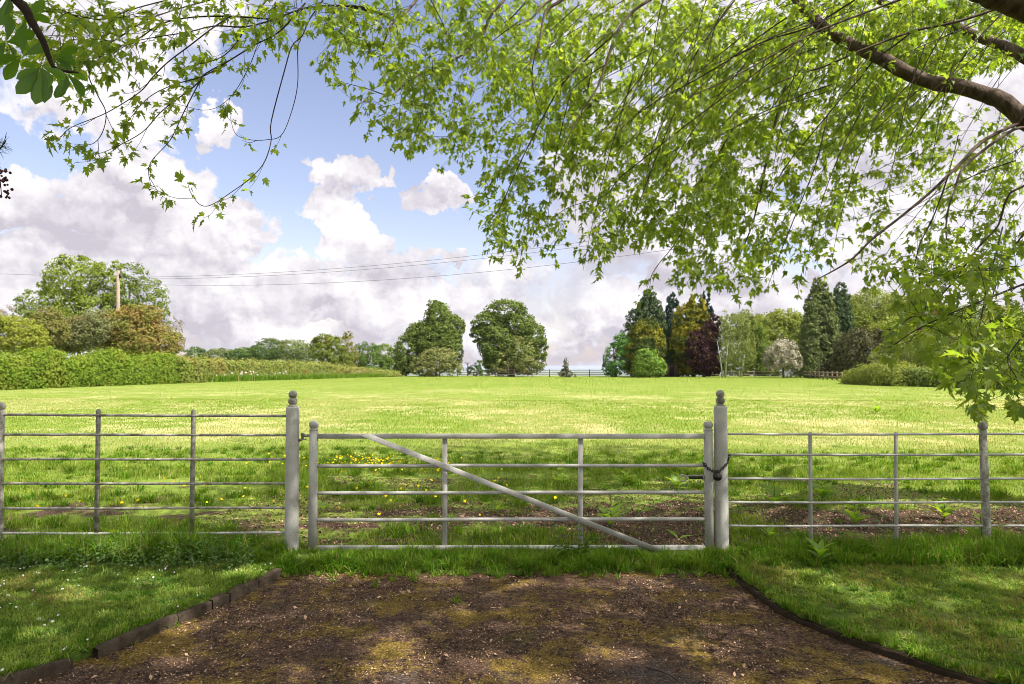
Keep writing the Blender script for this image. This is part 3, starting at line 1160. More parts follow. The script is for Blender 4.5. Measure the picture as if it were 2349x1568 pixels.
tree('rust_tipped_shrub', "shrub with red-brown shoot tips under the small sapling", 'bush',
     [(110, 738, 34, 34), (85, 760, 35, 30), (125, 760, 30, 30)], 60, m_rust, 4.0, 2.8, 0.1, 105, 7)
tree('yellow_green_bush', "bright yellow-green bush at the left edge above the hedge", 'bush',
     [(35, 770, 62, 42), (-20, 765, 50, 46), (75, 785, 34, 28)], 53, m_yel, 4.6, 3.0, 0.1, 35, 8)
tree('bare_shrub', "thin half-bare shrub at the far left edge of the skyline", 'bush',
     [(14, 722, 26, 24), (-15, 730, 26, 30)], 60, m_twiggy, 2.6, 0.9, 0.06, 10, 9)

wl = ["low dark tree at the left end of the distant tree line", "flat pale distant tree row just above the trimmed hedge",
      "distant dark tree between the pale row and the rounded pair", "taller rounded distant tree beyond the trimmed hedge",
      "soft grey-green distant tree beside the dark bushy tree"]
for i, (lb, mm) in enumerate(((((447, 812, 26, 16),), m_wood), (((505, 813, 34, 14), (480, 815, 26, 12)), m_wood2), (((560, 812, 40, 15), (540, 816, 25, 12)), m_wood),
                              (((618, 802, 38, 26), (600, 812, 36, 20)), m_wood), (((672, 804, 46, 26), (700, 815, 28, 22)), m_wood2))):
    tree('distant_tree', wl[i], 'tree', [tuple(x) for x in lb], 165, mm, 3.2, 3.0, 0.3, lb[0][0], 20 + i, 'distant trees beyond the hedge')
tree('bushy_tree', "dark leafy tree with a few bare top shoots, left of the two big trees", 'tree',
     [(752, 805, 40, 38), (742, 785, 24, 20), (770, 825, 42, 26), (765, 782, 14, 12)], 108, m_oak, 4.0, 2.8, 0.25, 755, 30)
tree('tan_tree', "tan-leaved tree behind the dark leafy tree", 'tree',
     [(795, 795, 22, 32), (800, 820, 24, 26), (800, 770, 9, 10)], 112, m_rust, 3.6, 2.3, 0.2, 798, 31)
tree('green_tree', "mid-green round tree left of the two big trees", 'tree',
     [(840, 818, 34, 32), (820, 835, 30, 25)], 128, m_wood, 3.6, 3.0, 0.3, 838, 32)
tree('green_tree', "light green round tree touching the left big tree", 'tree',
     [(885, 815, 32, 26), (900, 835, 26, 26)], 132, m_backdk, 3.6, 3.0, 0.3, 888, 33)
tree('round_bush', "low round bush at the end of the trimmed hedge", 'bush', [(876, 843, 22, 18), (850, 850, 22, 12)], 104, m_wood, 3.6, 3.0, 0.1, 876, 34)
tree('lime_tree', "left one of the two big trees standing at the far side of the field", 'tree',
     [(938, 805, 32, 44), (925, 835, 22, 28), (958, 770, 28, 30), (1005, 735, 32, 42), (1038, 752, 26, 34), (998, 702, 20, 16), (1020, 712, 14, 14), (1042, 805, 20, 44), (985, 780, 40, 50), (1015, 780, 42, 48), (1050, 745, 16, 22)],
     106, m_lime, 4.0, 4.2, 0.45, 985, 35, clump=0.26)
tree('pale_shrub', "pale yellow-green shrub at the foot of the left big tree", 'bush',
     [(1005, 825, 44, 28), (985, 845, 40, 20), (957, 838, 16, 20), (1035, 845, 26, 18)], 101, m_limepale, 3.8, 3.0, 0.1, 1000, 36)
tree('lime_tree', "right one of the two big trees, broad with pale lower branches", 'tree',
     [(1160, 712, 46, 26), (1120, 745, 38, 30), (1105, 765, 26, 24), (1190, 745, 38, 34), (1140, 785, 42, 48), (1222, 775, 30, 38), (1238, 800, 20, 30), (1175, 810, 55, 46), (1215, 830, 36, 28), (1150, 838, 40, 24), (1130, 820, 22, 30)],
     106, m_lime, 4.0, 4.0, 0.5, 1172, 37, clump=0.26)
tree('pale_shrub', "pale leafy growth in front of the right big tree trunk", 'bush', [(1150, 832, 22, 22), (1195, 810, 30, 40), (1212, 838, 28, 20)], 102.5, m_limepale, 3.8, 1.7, 0.1, 1165, 38)
tree('small_tree', "small tree in the gap between the two big trees", 'tree', [(1090, 848, 18, 12), (1100, 838, 12, 12), (1112, 855, 14, 8)], 118, m_wood, 3.2, 2.6, 0.1, 1092, 39)
tree('fir_tree', "small lone fir tree by the far rail fence", 'tree', cone(1298, 822, 863, 17, 7, 0.9, 0.05, 3), 99, m_fir, 2.6, 3.0, 0.08, 1298, 40, None, None, 'droop')
# dead tree
dt = P(1073, 861, 112)
dt[2] = float(ground_z(dt[0], 112))
r = np.random.default_rng(8)
m = MB()
m.tube([dt, dt + (0.1, 0, 1.2), dt + (-0.1, 0, 2.2)], [0.12, 0.09, 0.04], 6)
for i in range(12):
    b0 = dt + np.array([0, 0, r.uniform(0.6, 1.9)])
    e = b0 + np.array([r.uniform(-1, 1), r.uniform(-.5, .5), r.uniform(0.3, 1.1)])
    m.tube([b0, (b0 + e) / 2 + (0, 0, 0.1), e], [0.05, 0.035, 0.012], 5)
tag(m.build('dead_tree', M_fartrunk), "bare dead little tree between the two big trees", 'dead tree')

tree('ivy_tree', "ivy-green rounded tree at the left end of the conifers", 'tree', [(1412, 822, 26, 36), (1425, 792, 22, 28), (1400, 845, 18, 18)], 101, m_ivy, 3.8, 3.0, 0.25, 1413, 41)
tree('cypress_tree', "tallest dark blue-green cypress of the conifer clump", 'tree',
     cone(1490, 672, 850, 58, 9, 0.48, 0.05, 1) + [(1462, 735, 25, 28), (1450, 770, 28, 30)], 107, m_cyp, 4.2, 3.0, 0.4, 1485, 42, None, None, 'spray')
tree('cypress_tree', "very dark narrow cypress between the blue-green and golden ones", 'tree',
     cone(1545, 680, 850, 34, 8, 0.45, 0.06, 2), 111, m_cypdk, 4.2, 3.0, 0.4, 1545, 43, None, None, 'spray')
tree('cypress_tree', "dark pointed cypress peeping over the tall golden one", 'tree', cone(1620, 672, 850, 28, 8, 0.5, 0.06, 4), 113, m_cypdk, 4.2, 3.0, 0.3, 1620, 44, None, None, 'spray')
tree('golden_cypress', "rounded golden cypress in front of the tallest dark one", 'tree',
     [(1486, 748, 26, 22), (1478, 772, 38, 32), (1470, 805, 42, 38), (1480, 838, 44, 26), (1505, 790, 22, 40)], 101, m_gold2, 4.0, 3.0, 0.3, 1478, 45, None, None, 'spray')
tree('golden_cypress', "tall golden-yellow cypress beside the copper beech", 'tree',
     cone(1598, 682, 850, 46, 8, 0.42, 0.05, 5) + [(1568, 740, 24, 40), (1560, 790, 24, 50)], 105, m_gold, 4.2, 3.0, 0.3, 1590, 46, None, None, 'spray')
tree('bright_shrub', "bright green shrub with a few dead twigs before the conifers", 'bush',
     [(1488, 832, 34, 30), (1505, 845, 24, 20), (1478, 815, 20, 16), (1468, 848, 20, 16)], 96, m_ivy if False else L('bright_leaf', (0.09, 0.17, 0.03), (0.17, 0.25, 0.055), 0.4), 4.0, 3.0, 0.08, 1490, 47)
tree('copper_beech', "dark purple copper beech right of the golden cypress", 'tree',
     [(1610, 815, 38, 40), (1630, 775, 24, 38), (1638, 742, 12, 24), (1622, 840, 34, 22), (1595, 790, 20, 34)], 100, m_copper, 3.9, 3.0, 0.3, 1615, 48)
tree('birch_tree', "pale airy birch with white stems right of the copper beech", 'tree',
     [(1690, 755, 30, 36), (1680, 795, 36, 44), (1712, 800, 22, 44), (1668, 735, 16, 24), (1700, 830, 26, 22), (1720, 745, 14, 22)], 98, m_birch, 3.6, 2.1, 0.12, 1690, 49,
     None, M_birchbark, 'broad', 0.7, 0.3, [(1658, -0.8), (1664, 0.5), (1696, 0.2), (1700, 1.0)])
tree('background_tree', "yellow-green rounded tree showing behind the birch and hawthorn", 'tree', [(1770, 755, 46, 40), (1800, 735, 40, 28), (1755, 790, 40, 40), (1820, 765, 30, 40)], 124, m_back, 3.9, 3.0, 0.3, 1775, 50)
tree('background_tree', "darker green tree immediately right of the birch", 'tree', [(1738, 795, 24, 55), (1760, 820, 30, 36), (1728, 760, 16, 26)], 112, m_backdk, 3.9, 3.0, 0.3, 1740, 51)
tree('hawthorn_in_bloom', "rounded hawthorn covered in cream blossom", 'tree', [(1795, 808, 34, 34), (1815, 828, 24, 24), (1772, 825, 22, 26)], 92, m_bloss, 3.2, 3.0, 0.15, 1797, 52)
tree('tall_cypress', "broad tall cypress right of the blossoming hawthorn", 'tree', cone(1880, 652, 858, 50, 10, 0.36, 0.04, 6), 95, m_cyp2, 3.8, 3.2, 0.3, 1878, 53, None, None, 'spray')
tree('tall_cypress', "narrower cypress standing half behind the broad tall one", 'tree', cone(1930, 655, 858, 36, 10, 0.36, 0.05, 7), 101, m_cyp, 3.8, 3.0, 0.3, 1928, 54, None, None, 'spray')
tree('background_tree', "wide pale green crown rising behind the cypresses on the right", 'tree', [(2000, 705, 60, 42), (2060, 715, 50, 40), (1965, 720, 40, 40), (2090, 740, 40, 40), (2010, 745, 90, 36)], 130, m_back, 3.9, 2.8, 0.4, 2020, 55)
tree('cedar_tree', "dark spreading cedar right of the tall cypresses", 'tree', [(1965, 805, 48, 50), (2010, 790, 40, 34), (1990, 835, 50, 26), (2050, 770, 40, 18), (1940, 830, 30, 30)], 88, m_cedar, 3.9, 3.0, 0.3, 1975, 56, None, None, 'droop')
tree('maroon_tree', "maroon-leaved tree top among the pale trees on the right", 'tree', [(2115, 735, 34, 34), (2140, 770, 26, 40), (2085, 690, 14, 12)], 112, m_maroon, 3.9, 2.4, 0.2, 2120, 57)
tree('maroon_shrub', "small maroon shrub near the right edge of the tree belt", 'bush', [(2268, 800, 16, 26), (2262, 825, 14, 20)], 78, m_maroon, 3.9, 2.4, 0.1, 2266, 58)
tree('willow_shrub', "pale willow-like shrub behind the clipped hedge on the right", 'bush', [(2070, 812, 48, 46), (2030, 830, 34, 32), (2100, 840, 40, 30)], 74, m_willow, 4.2, 2.6, 0.12, 2065, 59)
tree('willow_shrub', "tall pale green shrub, middle of the right-hand bushes", 'bush', [(2150, 800, 46, 56), (2195, 815, 44, 50), (2170, 845, 50, 30)], 70, m_willow, 4.4, 2.6, 0.12, 2165, 60)
tree('pale_tree', "pale tree behind the dark maple sprays at the right edge", 'tree', [(2250, 790, 46, 56), (2215, 770, 36, 40), (2240, 840, 50, 36)], 80, m_birch, 4.2, 2.5, 0.15, 2240, 61)
tree('dark_fir', "dark distant fir at the right edge of the skyline", 'tree', cone(2295, 725, 850, 34, 8, 0.8, 0.1, 9), 120, m_cypdk, 3.8, 2.8, 0.3, 2295, 62, None, None, 'droop')
tree('green_bush', "large mid-green bush at the right edge of the field", 'bush', [(2330, 820, 50, 50), (2390, 800, 60, 70), (2300, 850, 40, 30)], 60, m_backdk, 4.6, 2.8, 0.15, 2340, 63)
tree('small_pale_bush', "tiny pale bush at the end of the timber rail fence", 'bush', [(1953, 866, 12, 9), (1962, 868, 9, 7)], 80, m_back, 3.4, 3.0, 0.05, 1955, 64)
tree('evergreen', "dark evergreen mass behind the shed roof", 'tree', [(1545, 800, 26, 50), (1525, 780, 20, 60)], 112, m_cypdk, 4.2, 3.0, 0.3, 1540, 65)

for lab, lb, mm, dd in (("broad dull-green tree filling the gap above the blossoming hawthorn", [(1835, 770, 36, 50), (1850, 810, 40, 50), (1825, 830, 30, 30)], m_backdk, 126),
                        ("pale tall tree rising behind the birch and the darker green tree", [(1715, 745, 36, 34), (1735, 775, 44, 50), (1660, 790, 26, 60)], m_birch, 134),
                        ("dull olive tree between the narrow cypress and the wide pale crown", [(1960, 760, 40, 50), (1985, 800, 44, 60)], m_oak, 124),
                        ("tall mixed-green tree standing behind the maroon tree top", [(2100, 715, 50, 40), (2050, 745, 40, 46), (2140, 760, 50, 60)], m_backdk, 136),
                        ("high yellow-green tree at the right-hand end of the wood", [(2310, 740, 50, 40), (2345, 770, 40, 50), (2280, 780, 50, 60)], m_yel, 115),
                        ("soft green tree at the far right behind the large bush", [(2290, 790, 60, 60), (2340, 770, 50, 50), (2260, 830, 60, 30)], m_back, 105)):
    tree('background_tree', lab, 'tree', lb, dd, mm, 4.0, 3.0, 0.3, lb[0][0], 80 + dd)
tree('understorey', "dark undergrowth between the birch stems and the blossoming hawthorn", 'bush', [(1690, 838, 40, 24), (1740, 838, 36, 26), (1770, 846, 30, 18), (1650, 846, 20, 16)], 112, m_backdk, 4.0, 3.6, 0.1, 1715, 70)
tree('understorey', "dark undergrowth below the cedar on the right", 'bush', [(1920, 845, 40, 20), (1965, 850, 40, 18), (2010, 852, 40, 18)], 92, m_cedar, 4.0, 3.0, 0.1, 1965, 71)
tree('background_tree', "tall rounded tree filling the skyline at the right behind the maroon one", 'tree', [(2180, 755, 60, 56), (2140, 730, 40, 36), (2230, 740, 40, 40), (2200, 800, 70, 50)], 118, m_backdk, 4.0, 3.0, 0.3, 2180, 72)
tree('background_tree', "mid-green tree behind the willow-like shrubs", 'tree', [(2050, 780, 50, 50), (2095, 800, 40, 40), (2010, 800, 40, 40)], 110, m_back, 4.0, 3.0, 0.3, 2050, 73)
m_edge = L('field_edge_leaf', (0.08, 0.125, 0.03), (0.16, 0.19, 0.06), 0.35)


# hedges
def hedge(name, label, path, mat, leaf, cover, seed, thick=1.5, lump=0.35):
    rng = np.random.default_rng(3000 + seed)
    path = np.array(path, float)      # x, y, height
    seg = np.r_[0, np.cumsum(np.linalg.norm(np.diff(path[:, :2], axis=0), axis=1))]
    area = np.trapezoid(path[:, 2] + thick, seg) if hasattr(np, 'trapezoid') else np.trapz(path[:, 2] + thick, seg)
    n = int(cover * area / (leaf * leaf * 0.45))
    ncl = max(30, n // 22)
    s = rng.uniform(0, seg[-1], ncl)
    fc = rng.random(ncl)
    uu = rng.random(ncl)
    rad = rng.uniform(0.80, 1.04, ncl)
    px_ = np.where(fc < 0.5, 0.95 - 0.35 * uu ** 4, np.where(fc < 0.8, 1.6 * uu - 0.8, -0.95 + 0.35 * uu ** 4)) * rad
    pz_ = np.where((fc < 0.5) | (fc >= 0.8), uu, 1.0) * np.where(fc < 0.5, 1, rad)
    a = np.arctan2(pz_ ** 2, px_)
    x, y, h = (np.interp(s, seg, path[:, j]) for j in range(3))
    tx, ty = np.gradient(path[:, 0], seg), np.gradient(path[:, 1], seg)
    nx, ny = np.interp(s, seg, ty), -np.interp(s, seg, tx)
    ln = np.hypot(nx, ny)
    nx, ny = nx / ln, ny / ln
    h = h * (0.92 + lump * (fbm(s, s * 0 + seed, 0.35, 4) - 0.5))
    ca, sa = np.cos(a), np.sin(a)
    ox, oz = px_ * thick / 2, pz_ * h
    cc = np.stack([x + nx * ox, y + ny * ox, oz], -1)
    on = np.stack([nx * ca, ny * ca, sa], -1)
    idx = rng.integers(0, ncl, n)
    off = rng.normal(0, 1, (n, 3)) * np.array([0.22, 0.22, 0.18]) * (1.0 + leaf)
    C = cc[idx] + off
    C[:, 2] = np.abs(C[:, 2]) + ground_z(C[:, 0], C[:, 1])
    N = nrm(on[idx] + rng.normal(0, 0.6, (n, 3)) + off * 1.5)
    V, q = leaf_quads(C, N, leaf * rng.uniform(0.6, 1.4, n), rng, 0.75)
    o = mk(name, V, [q], mat, None, False, np.clip(rng.normal(0.5, 0.28, n), 0, 1))
    return tag(o, label, 'hedge')


def gp(px, py, h):
    g = G(px, py)
    return (g[0], g[1] + 0.7, h)


hedge('hedge', "lush unclipped bright green hedge along the left of the field", [gp(-200, 905, 2.45), gp(0, 896, 2.3), gp(130, 891, 2.3), gp(260, 886, 2.3), gp(395, 881, 2.0)], m_hedge, 0.16, 6.0, 1, 2.6, 0.9)
hedge('clipped_hedge', "clipped olive and tan hedge running on to the far trees", [gp(385, 882, 2.25), gp(480, 877, 2.1), gp(560, 874, 2.0), gp(640, 871, 2.0), gp(720, 868.5, 1.9), gp(790, 867, 1.35), gp(850, 866, 0.9), gp(905, 865, 0.5)], m_hedge2, 0.19, 5.5, 2, 1.8, 0.15)
hedge('clipped_hedge', "low clipped bright hedge at the right side of the field", [gp(1985, 881, 0.85), gp(2040, 884, 1.3), gp(2110, 887, 1.05)], L('right_hedge_leaf', (0.11, 0.15, 0.03), (0.2, 0.22, 0.06), 0.35), 0.16, 5.0, 3, 3.4, 1.8)
hedge('rough_hedge', "rough overgrown hedge foot along the right edge of the field", [gp(2100, 886, 1.3), gp(2200, 889, 1.2), gp(2300, 892, 1.5), gp(2450, 898, 1.8)], m_edge, 0.16, 5.0, 4, 2.2, 0.5)

# long grass fringe at hedge feet, cow parsley heads
rng = np.random.default_rng(77)

# ------------------------------------------------------------------ far fences, shed, pole, wires
def rail_fence(label, pts, h, spacing, mat, rails=(0.35, 0.75, 1.12), pw=0.12, rr=0.05, group='timber rail fences round the far side of the field', name='rail_fence'):
    pts = [np.array([p[0], p[1], float(ground_z(p[0], p[1]))]) for p in pts]
    t = thing(name, label, 'fence', tuple(pts[0]), group)
    for a, b in zip(pts[:-1], pts[1:]):
        n = max(1, int(np.linalg.norm(b - a) / spacing))
        ang = math.atan2(b[1] - a[1], b[0] - a[0])
        for i in range(n + (1 if b is pts[-1] else 0)):
            c = a + (b - a) * i / n
            MB().box(c + np.array([0, 0, h / 2 - 0.05]), (pw, pw, h + 0.1), rot_z(ang)).build('post', mat, t)
        for z in rails:
            m = MB()
            L_ = np.linalg.norm((b - a)[:2])
            m.box((a + b) / 2 + np.array([0, 0, z]) + np.array([math.sin(ang), -math.cos(ang), 0]) * (pw / 2 + 0.02), (L_, 0.045, rr * 2), rot_z(ang))
            m.build('rail', mat, t)
    return t


rail_fence("dark rail fence behind the two big trees, running past the lone fir", [G(1050, 865.5), G(1180, 865), G(1300, 864.5), G(1405, 864.5)], 1.15, 2.4, M_wooddark, (0.35, 0.7, 1.02), 0.10, 0.032)
rail_fence("brown rail fence under the birch and blossoming hawthorn", [G(1655, 863.5), G(1730, 863.5), G(1800, 864)], 0.95, 2.6, M_wood, (0.35, 0.75), 0.13, 0.06)
rail_fence("brown rail fence slanting from the pale gate towards the low hedge", [G(1816, 865), G(1870, 868.5), G(1932, 873.5)], 1.0, 2.2, M_wood, (0.4, 0.82), 0.14, 0.07)
wf = rail_fence("thin wire fence on pale posts before the conifers", [G(1422, 864.5), G(1530, 864), G(1660, 863.5)], 0.9, 3.2, M_zinc, (0.3, 0.6, 0.85), 0.07, 0.012, None, 'wire_fence')
gp0, gp1 = G(1797, 866), G(1816, 866)
pg = thing('paling_gate', "small pale paling gate between the two brown rail fences", 'gate', tuple(gp0))
for i in range(7):
    c = gp0 + (gp1 - gp0) * i / 6
    MB().box(c + np.array([0, -0.05, 0.45 + 0.03 * (i % 2)]), (0.11, 0.03, 0.95)).build('paling', M_palegate, pg)
for z in (0.25, 0.75):
    MB().box((gp0 + gp1) / 2 + np.array([0, 0, z]), (gp1[0] - gp0[0] + 0.1, 0.05, 0.09)).build('rail', M_palegate, pg)

sc = P(1538, 860, 104)
sx = 30 * 104 / F
sd = thing('shed', "low brown shed half hidden behind the bright shrub", 'shed', (sc[0], sc[1], 0))
MB().box((sc[0] + 0.2, sc[1] + 1.5, 0.95), (sx + 0.6, 2.4, 1.9)).build('wall', M_shedwall, sd)
MB().box((sc[0] + 0.2, sc[1] + 1.5, 1.96), (sx + 1.0, 2.8, 0.12)).build('roof', M_wooddark, sd)
MB().box((sc[0] + 0.25, sc[1] + 0.29, 0.8), (0.7, 0.06, 1.5)).build('doorway_shade', M_dark, sd)  # flat dark panel on the wall, painted as the shade of an open doorway

pb = P(272, 860, 70)
pb[2] = 0
ptop = P(271, 620, 70)
tp = thing('telegraph_pole', "weathered timber telegraph pole rising from the left bushes", 'pole', tuple(pb))
MB().tube([pb, (pb + ptop) / 2, ptop], [0.20, 0.18, 0.15], 12).build('pole', M_pole, tp, True)
MB().box(ptop + np.array([0.24, -0.05, -0.55]), (0.16, 0.14, 0.45)).build('junction_box', M_black, tp)
MB().box(ptop + np.array([0.05, 0, -0.62]), (0.36, 0.05, 0.05)).build('bracket', M_black, tp)
for dx in (-0.12, 0.12, 0.0):
    MB().lathe(ptop + np.array([dx, -0.12, -0.35 - abs(dx)]), [(0.001, 0), (0.05, 0.0), (0.05, 0.08), (0.03, 0.12), (0.001, 0.13)], 8).build('insulator', M_zinc, tp)


def wire(label, pix, n=40, r=0.016):
    """pix: frame positions with distances; smooth curve through them"""
    pts = np.array([P(p[0], p[1], p[2] * 70 / 54) for p in pix])
    t = np.r_[0, np.cumsum(np.linalg.norm(np.diff(pts, axis=0), axis=1))]
    t /= t[-1]
    c = [np.polyfit(t, pts[:, j], min(2, len(pts) - 1)) for j in range(3)]
    tt = np.linspace(0, 1, n)
    q = np.stack([np.polyval(cc, tt) for cc in c], -1)
    q[0], q[-1] = pts[0], pts[-1]
    tag(MB().tube(q, r, 5).build('overhead_wire', M_wire, None), label, 'wire', 'overhead wires')


wire("overhead wire running left from the telegraph pole out of view", [(271, 633, 54), (95, 631, 50), (0, 627, 48), (-200, 618, 44)])
wire("topmost of the three overhead wires crossing the sky", [(274, 632, 54), (600, 632, 51.5), (1000, 598, 48), (1390, 541, 45), (2050, 430, 40), (2700, 290, 36)])
wire("middle of the three overhead wires crossing the sky", [(274, 636, 54), (600, 639, 51), (1000, 606, 47.5), (1250, 570, 45), (2050, 445, 39), (2700, 312, 35)])
wire("lowest overhead wire, sagging furthest between tree and pole", [(274, 645, 54), (640, 661, 51), (1000, 636, 47), (1460, 575, 43.5), (2050, 480, 38), (2700, 350, 34)])

# ------------------------------------------------------------------ the maple overhead
MAP = thing('maple_tree', "huge maple overhanging the gate from the right with drooping bright green leaf sprays", 'tree', (7.0, 7.4, 0.0))
TR = np.array([7.0, 7.4, 0.0])


def curve(pts, n):
    """Catmull-Rom resample of a polyline"""
    p = np.asarray(pts, float)
    if len(p) == 2:
        t = np.linspace(0, 1, n)[:, None]
        return p[0] * (1 - t) + p[1] * t
    e = np.concatenate([[2 * p[0] - p[1]], p, [2 * p[-1] - p[-2]]])
    k = len(p) - 1
    u = np.linspace(0, k - 1e-6, n)
    i = u.astype(int)
    t = (u - i)[:, None]
    a, b, c, d = e[i], e[i + 1], e[i + 2], e[i + 3]
    return 0.5 * (2 * b + (c - a) * t + (2 * a - 5 * b + 4 * c - d) * t ** 2 + (3 * b - a - 3 * c + d) * t ** 3)


# each: distance at start, distance at end, radius at start (m), radius at end, frame points
BR = [
    (5.2, 4.4, .010, .003, [(612, 0), (574, 44), (544, 95), (503, 133), (418, 155)]),
    (5.0, 4.0, .011, .002, [(700, 7), (642, 71), (585, 102), (530, 136), (469, 173), (398, 194), (340, 224), (292, 279)]),
    (4.6, 3.7, .009, .002, [(530, 36), (486, 65), (438, 102), (384, 143), (350, 177), (320, 211), (245, 258), (163, 292), (133, 323)]),
    (4.5, 3.9, .008, .002, [(530, 136), (469, 170), (455, 190), (374, 252), (326, 303), (258, 340), (221, 354)]),
    (4.5, 4.1, .007, .002, [(469, 173), (462, 180), (421, 258), (391, 320), (343, 377), (347, 432)]),
    (5.2, 4.3, .0085, .0025, [(741, 0), (710, 44), (693, 82), (670, 105), (653, 160), (622, 279), (622, 323), (605, 374), (571, 411), (534, 438), (486, 469), (459, 469), (438, 442), (432, 425)]),
    (5.0, 4.7, .006, .002, [(690, 90), (683, 112), (683, 190), (670, 252), (646, 309), (612, 320), (574, 320), (540, 306), (527, 262)]),
    (5.5, 3.9, .014, .002, [(880, 32), (798, 14), (731, 14), (680, 24), (629, 44), (561, 61), (493, 59), (432, 73), (374, 82), (306, 95), (238, 119)]),
    (4.9, 3.8, .010, .002, [(629, 44), (530, 37), (442, 39), (370, 54), (323, 85), (279, 105), (231, 129), (190, 136)]),
    (4.8, 3.8, .008, .002, [(500, -5), (408, 20), (340, 44), (299, 68), (258, 95), (221, 122)]),
    (3.9, 3.6, .006, .002, [(231, 129), (204, 170), (224, 218), (243, 258), (235, 303), (211, 330), (170, 330)]),
    (4.2, 3.7, .006, .002, [(420, -10), (306, 20), (238, 44), (163, 31), (105, 3)]),
    (5.0, 4.6, .005, .002, [(591, 102), (571, 153), (530, 221), (476, 252), (394, 235)]),
    (5.9, 5.0, .022, .004, [(975, -30), (955, 0), (928, 31), (904, 48), (884, 88), (867, 146)]),
    (5.6, 5.2, .012, .012, [(904, 48), (874, 31), (826, 15), (775, 14)]),
    (6.4, 5.2, .024, .003, [(1180, -30), (1156, 0), (1125, 37), (1108, 78), (1074, 116), (1027, 143), (979, 163), (938, 184), (908, 211), (887, 218), (846, 204), (792, 190)]),
    (6.2, 5.9, .028, .004, [(1320, -25), (1288, 0), (1258, 20), (1246, 44), (1239, 88), (1227, 126), (1200, 163)]),
    (6.0, 6.0, .010, .003, [(1235, 100), (1227, 126), (1220, 177), (1230, 231), (1244, 262), (1275, 275), (1319, 258)]),
    (6.5, 6.2, .016, .004, [(1240, -30), (1207, 3), (1176, 37), (1137, 65)]),
    (6.8, 6.4, .022, .008, [(1300, -20), (1247, 10), (1220, 41), (1186, 58)]),
    (5.5, 5.3, .010, .003, [(980, -25), (989, 0), (1010, 41), (1027, 82)]),
    (6.6, 6.0, .030, .006, [(1540, -30), (1489, 0), (1451, 27), (1417, 71), (1394, 133), (1370, 200), (1330, 262), (1290, 340)]),
    (6.5, 6.4, .020, .004, [(2100, -12), (2061, 0), (1925, 51), (1843, 85), (1755, 136), (1653, 190), (1551, 235), (1470, 290)]),
    (6.4, 6.0, .012, .003, [(1843, 85), (1690, 200), (1557, 299), (1489, 354), (1421, 408), (1387, 449), (1302, 476), (1251, 517)]),
    (6.0, 6.2, .024, .004, [(2349, -10), (2272, 24), (2187, 51), (2095, 71), (1983, 112), (1888, 153), (1830, 170), (1740, 215), (1640, 300)]),
    (6.3, 7.4, .085, .050, [(2560, 400), (2430, 330), (2349, 272), (2299, 231), (2265, 218), (2197, 197), (2142, 190), (2081, 167), (2027, 136), (1990, 119), (1940, 95), (1885, 60), (1840, 10), (1800, -40)]),
    (7.6, 9.4, .075, .040, [(2600, 330), (2480, 210), (2349, 129), (2299, 105), (2231, 78), (2180, 54), (2122, 37), (2054, 17), (1960, -25)]),
    (4.9, 4.4, .110, .050, [(2700, 150), (2500, 85), (2349, 14), (2282, -10), (2214, -40), (2100, -110), (1950, -170)]),
    (6.6, 5.2, .030, .006, [(2430, 290), (2349, 282), (2299, 299), (2251, 326), (2217, 360), (2176, 401), (2129, 445), (2061, 501), (2000, 549), (1955, 593), (1918, 617), (1877, 639)]),
    (6.5, 5.5, .026, .005, [(2430, 300), (2349, 292), (2309, 306), (2248, 350), (2207, 387), (2190, 435), (2176, 476), (2170, 523), (2173, 569)]),
    (4.6, 3.4, .013, .003, [(2600, 560), (2440, 620), (2349, 651), (2299, 671), (2231, 698), (2180, 719), (2108, 753), (2050, 790)]),
    (5.6, 4.3, .016, .004, [(2480, 380), (2340, 430), (2309, 457), (2289, 518), (2248, 562), (2180, 654), (2130, 700), (2060, 745)]),
    (4.0, 3.2, .009, .002, [(2480, 690), (2380, 740), (2323, 800), (2312, 830), (2330, 862), (2336, 880)]),
    (6.4, 6.0, .014, .004, [(2330, 0), (2295, 34), (2231, 102), (2180, 177), (2120, 260), (2060, 350)]),
    (6.2, 6.2, .014, .004, [(2100, 66), (2054, 102), (2006, 136), (1972, 180), (1925, 231), (1877, 289), (1840, 333), (1796, 391), (1762, 452)]),
    (7.8, 7.5, .030, .008, [(1860, 40), (1800, 200), (1769, 323), (1752, 398), (1741, 452), (1724, 520), (1690, 600)]),
    (6.6, 6.2, .014, .004, [(1700, -20), (1640, 60), (1580, 150), (1540, 240), (1500, 330), (1480, 420)]),
    (6.8, 6.4, .016, .004, [(1960, 0), (1860, 60), (1740, 100), (1600, 180), (1500, 235), (1420, 300), (1350, 400)]),
    (6.3, 6.0, .010, .003, [(1600, 130), (1530, 300), (1490, 400), (1460, 480), (1420, 560)]),
    (6.2, 5.6, .012, .003, [(1417, 71), (1300, 180), (1240, 280), (1190, 380), (1150, 470), (1120, 510)]),
    (6.8, 6.6, .012, .003, [(1700, 260), (1650, 350), (1600, 430), (1560, 540), (1500, 620), (1490, 660)]),
    (6.9, 6.4, .012, .003, [(1900, 260), (1870, 380), (1830, 480), (1790, 580), (1760, 660)]),
    (5.4, 4.6, .010, .003, [(2176, 401), (2140, 500), (2110, 560), (2090, 640), (2060, 700)]),
    (4.8, 4.0, .008, .003, [(2300, 520), (2280, 600), (2260, 680), (2245, 760), (2230, 830)]),
    (5.0, 4.0, .010, .003, [(2400, 480), (2330, 560), (2290, 640), (2270, 720), (2290, 800)]),
]
SK, SKR = [], []      # skeleton sample points, radius there
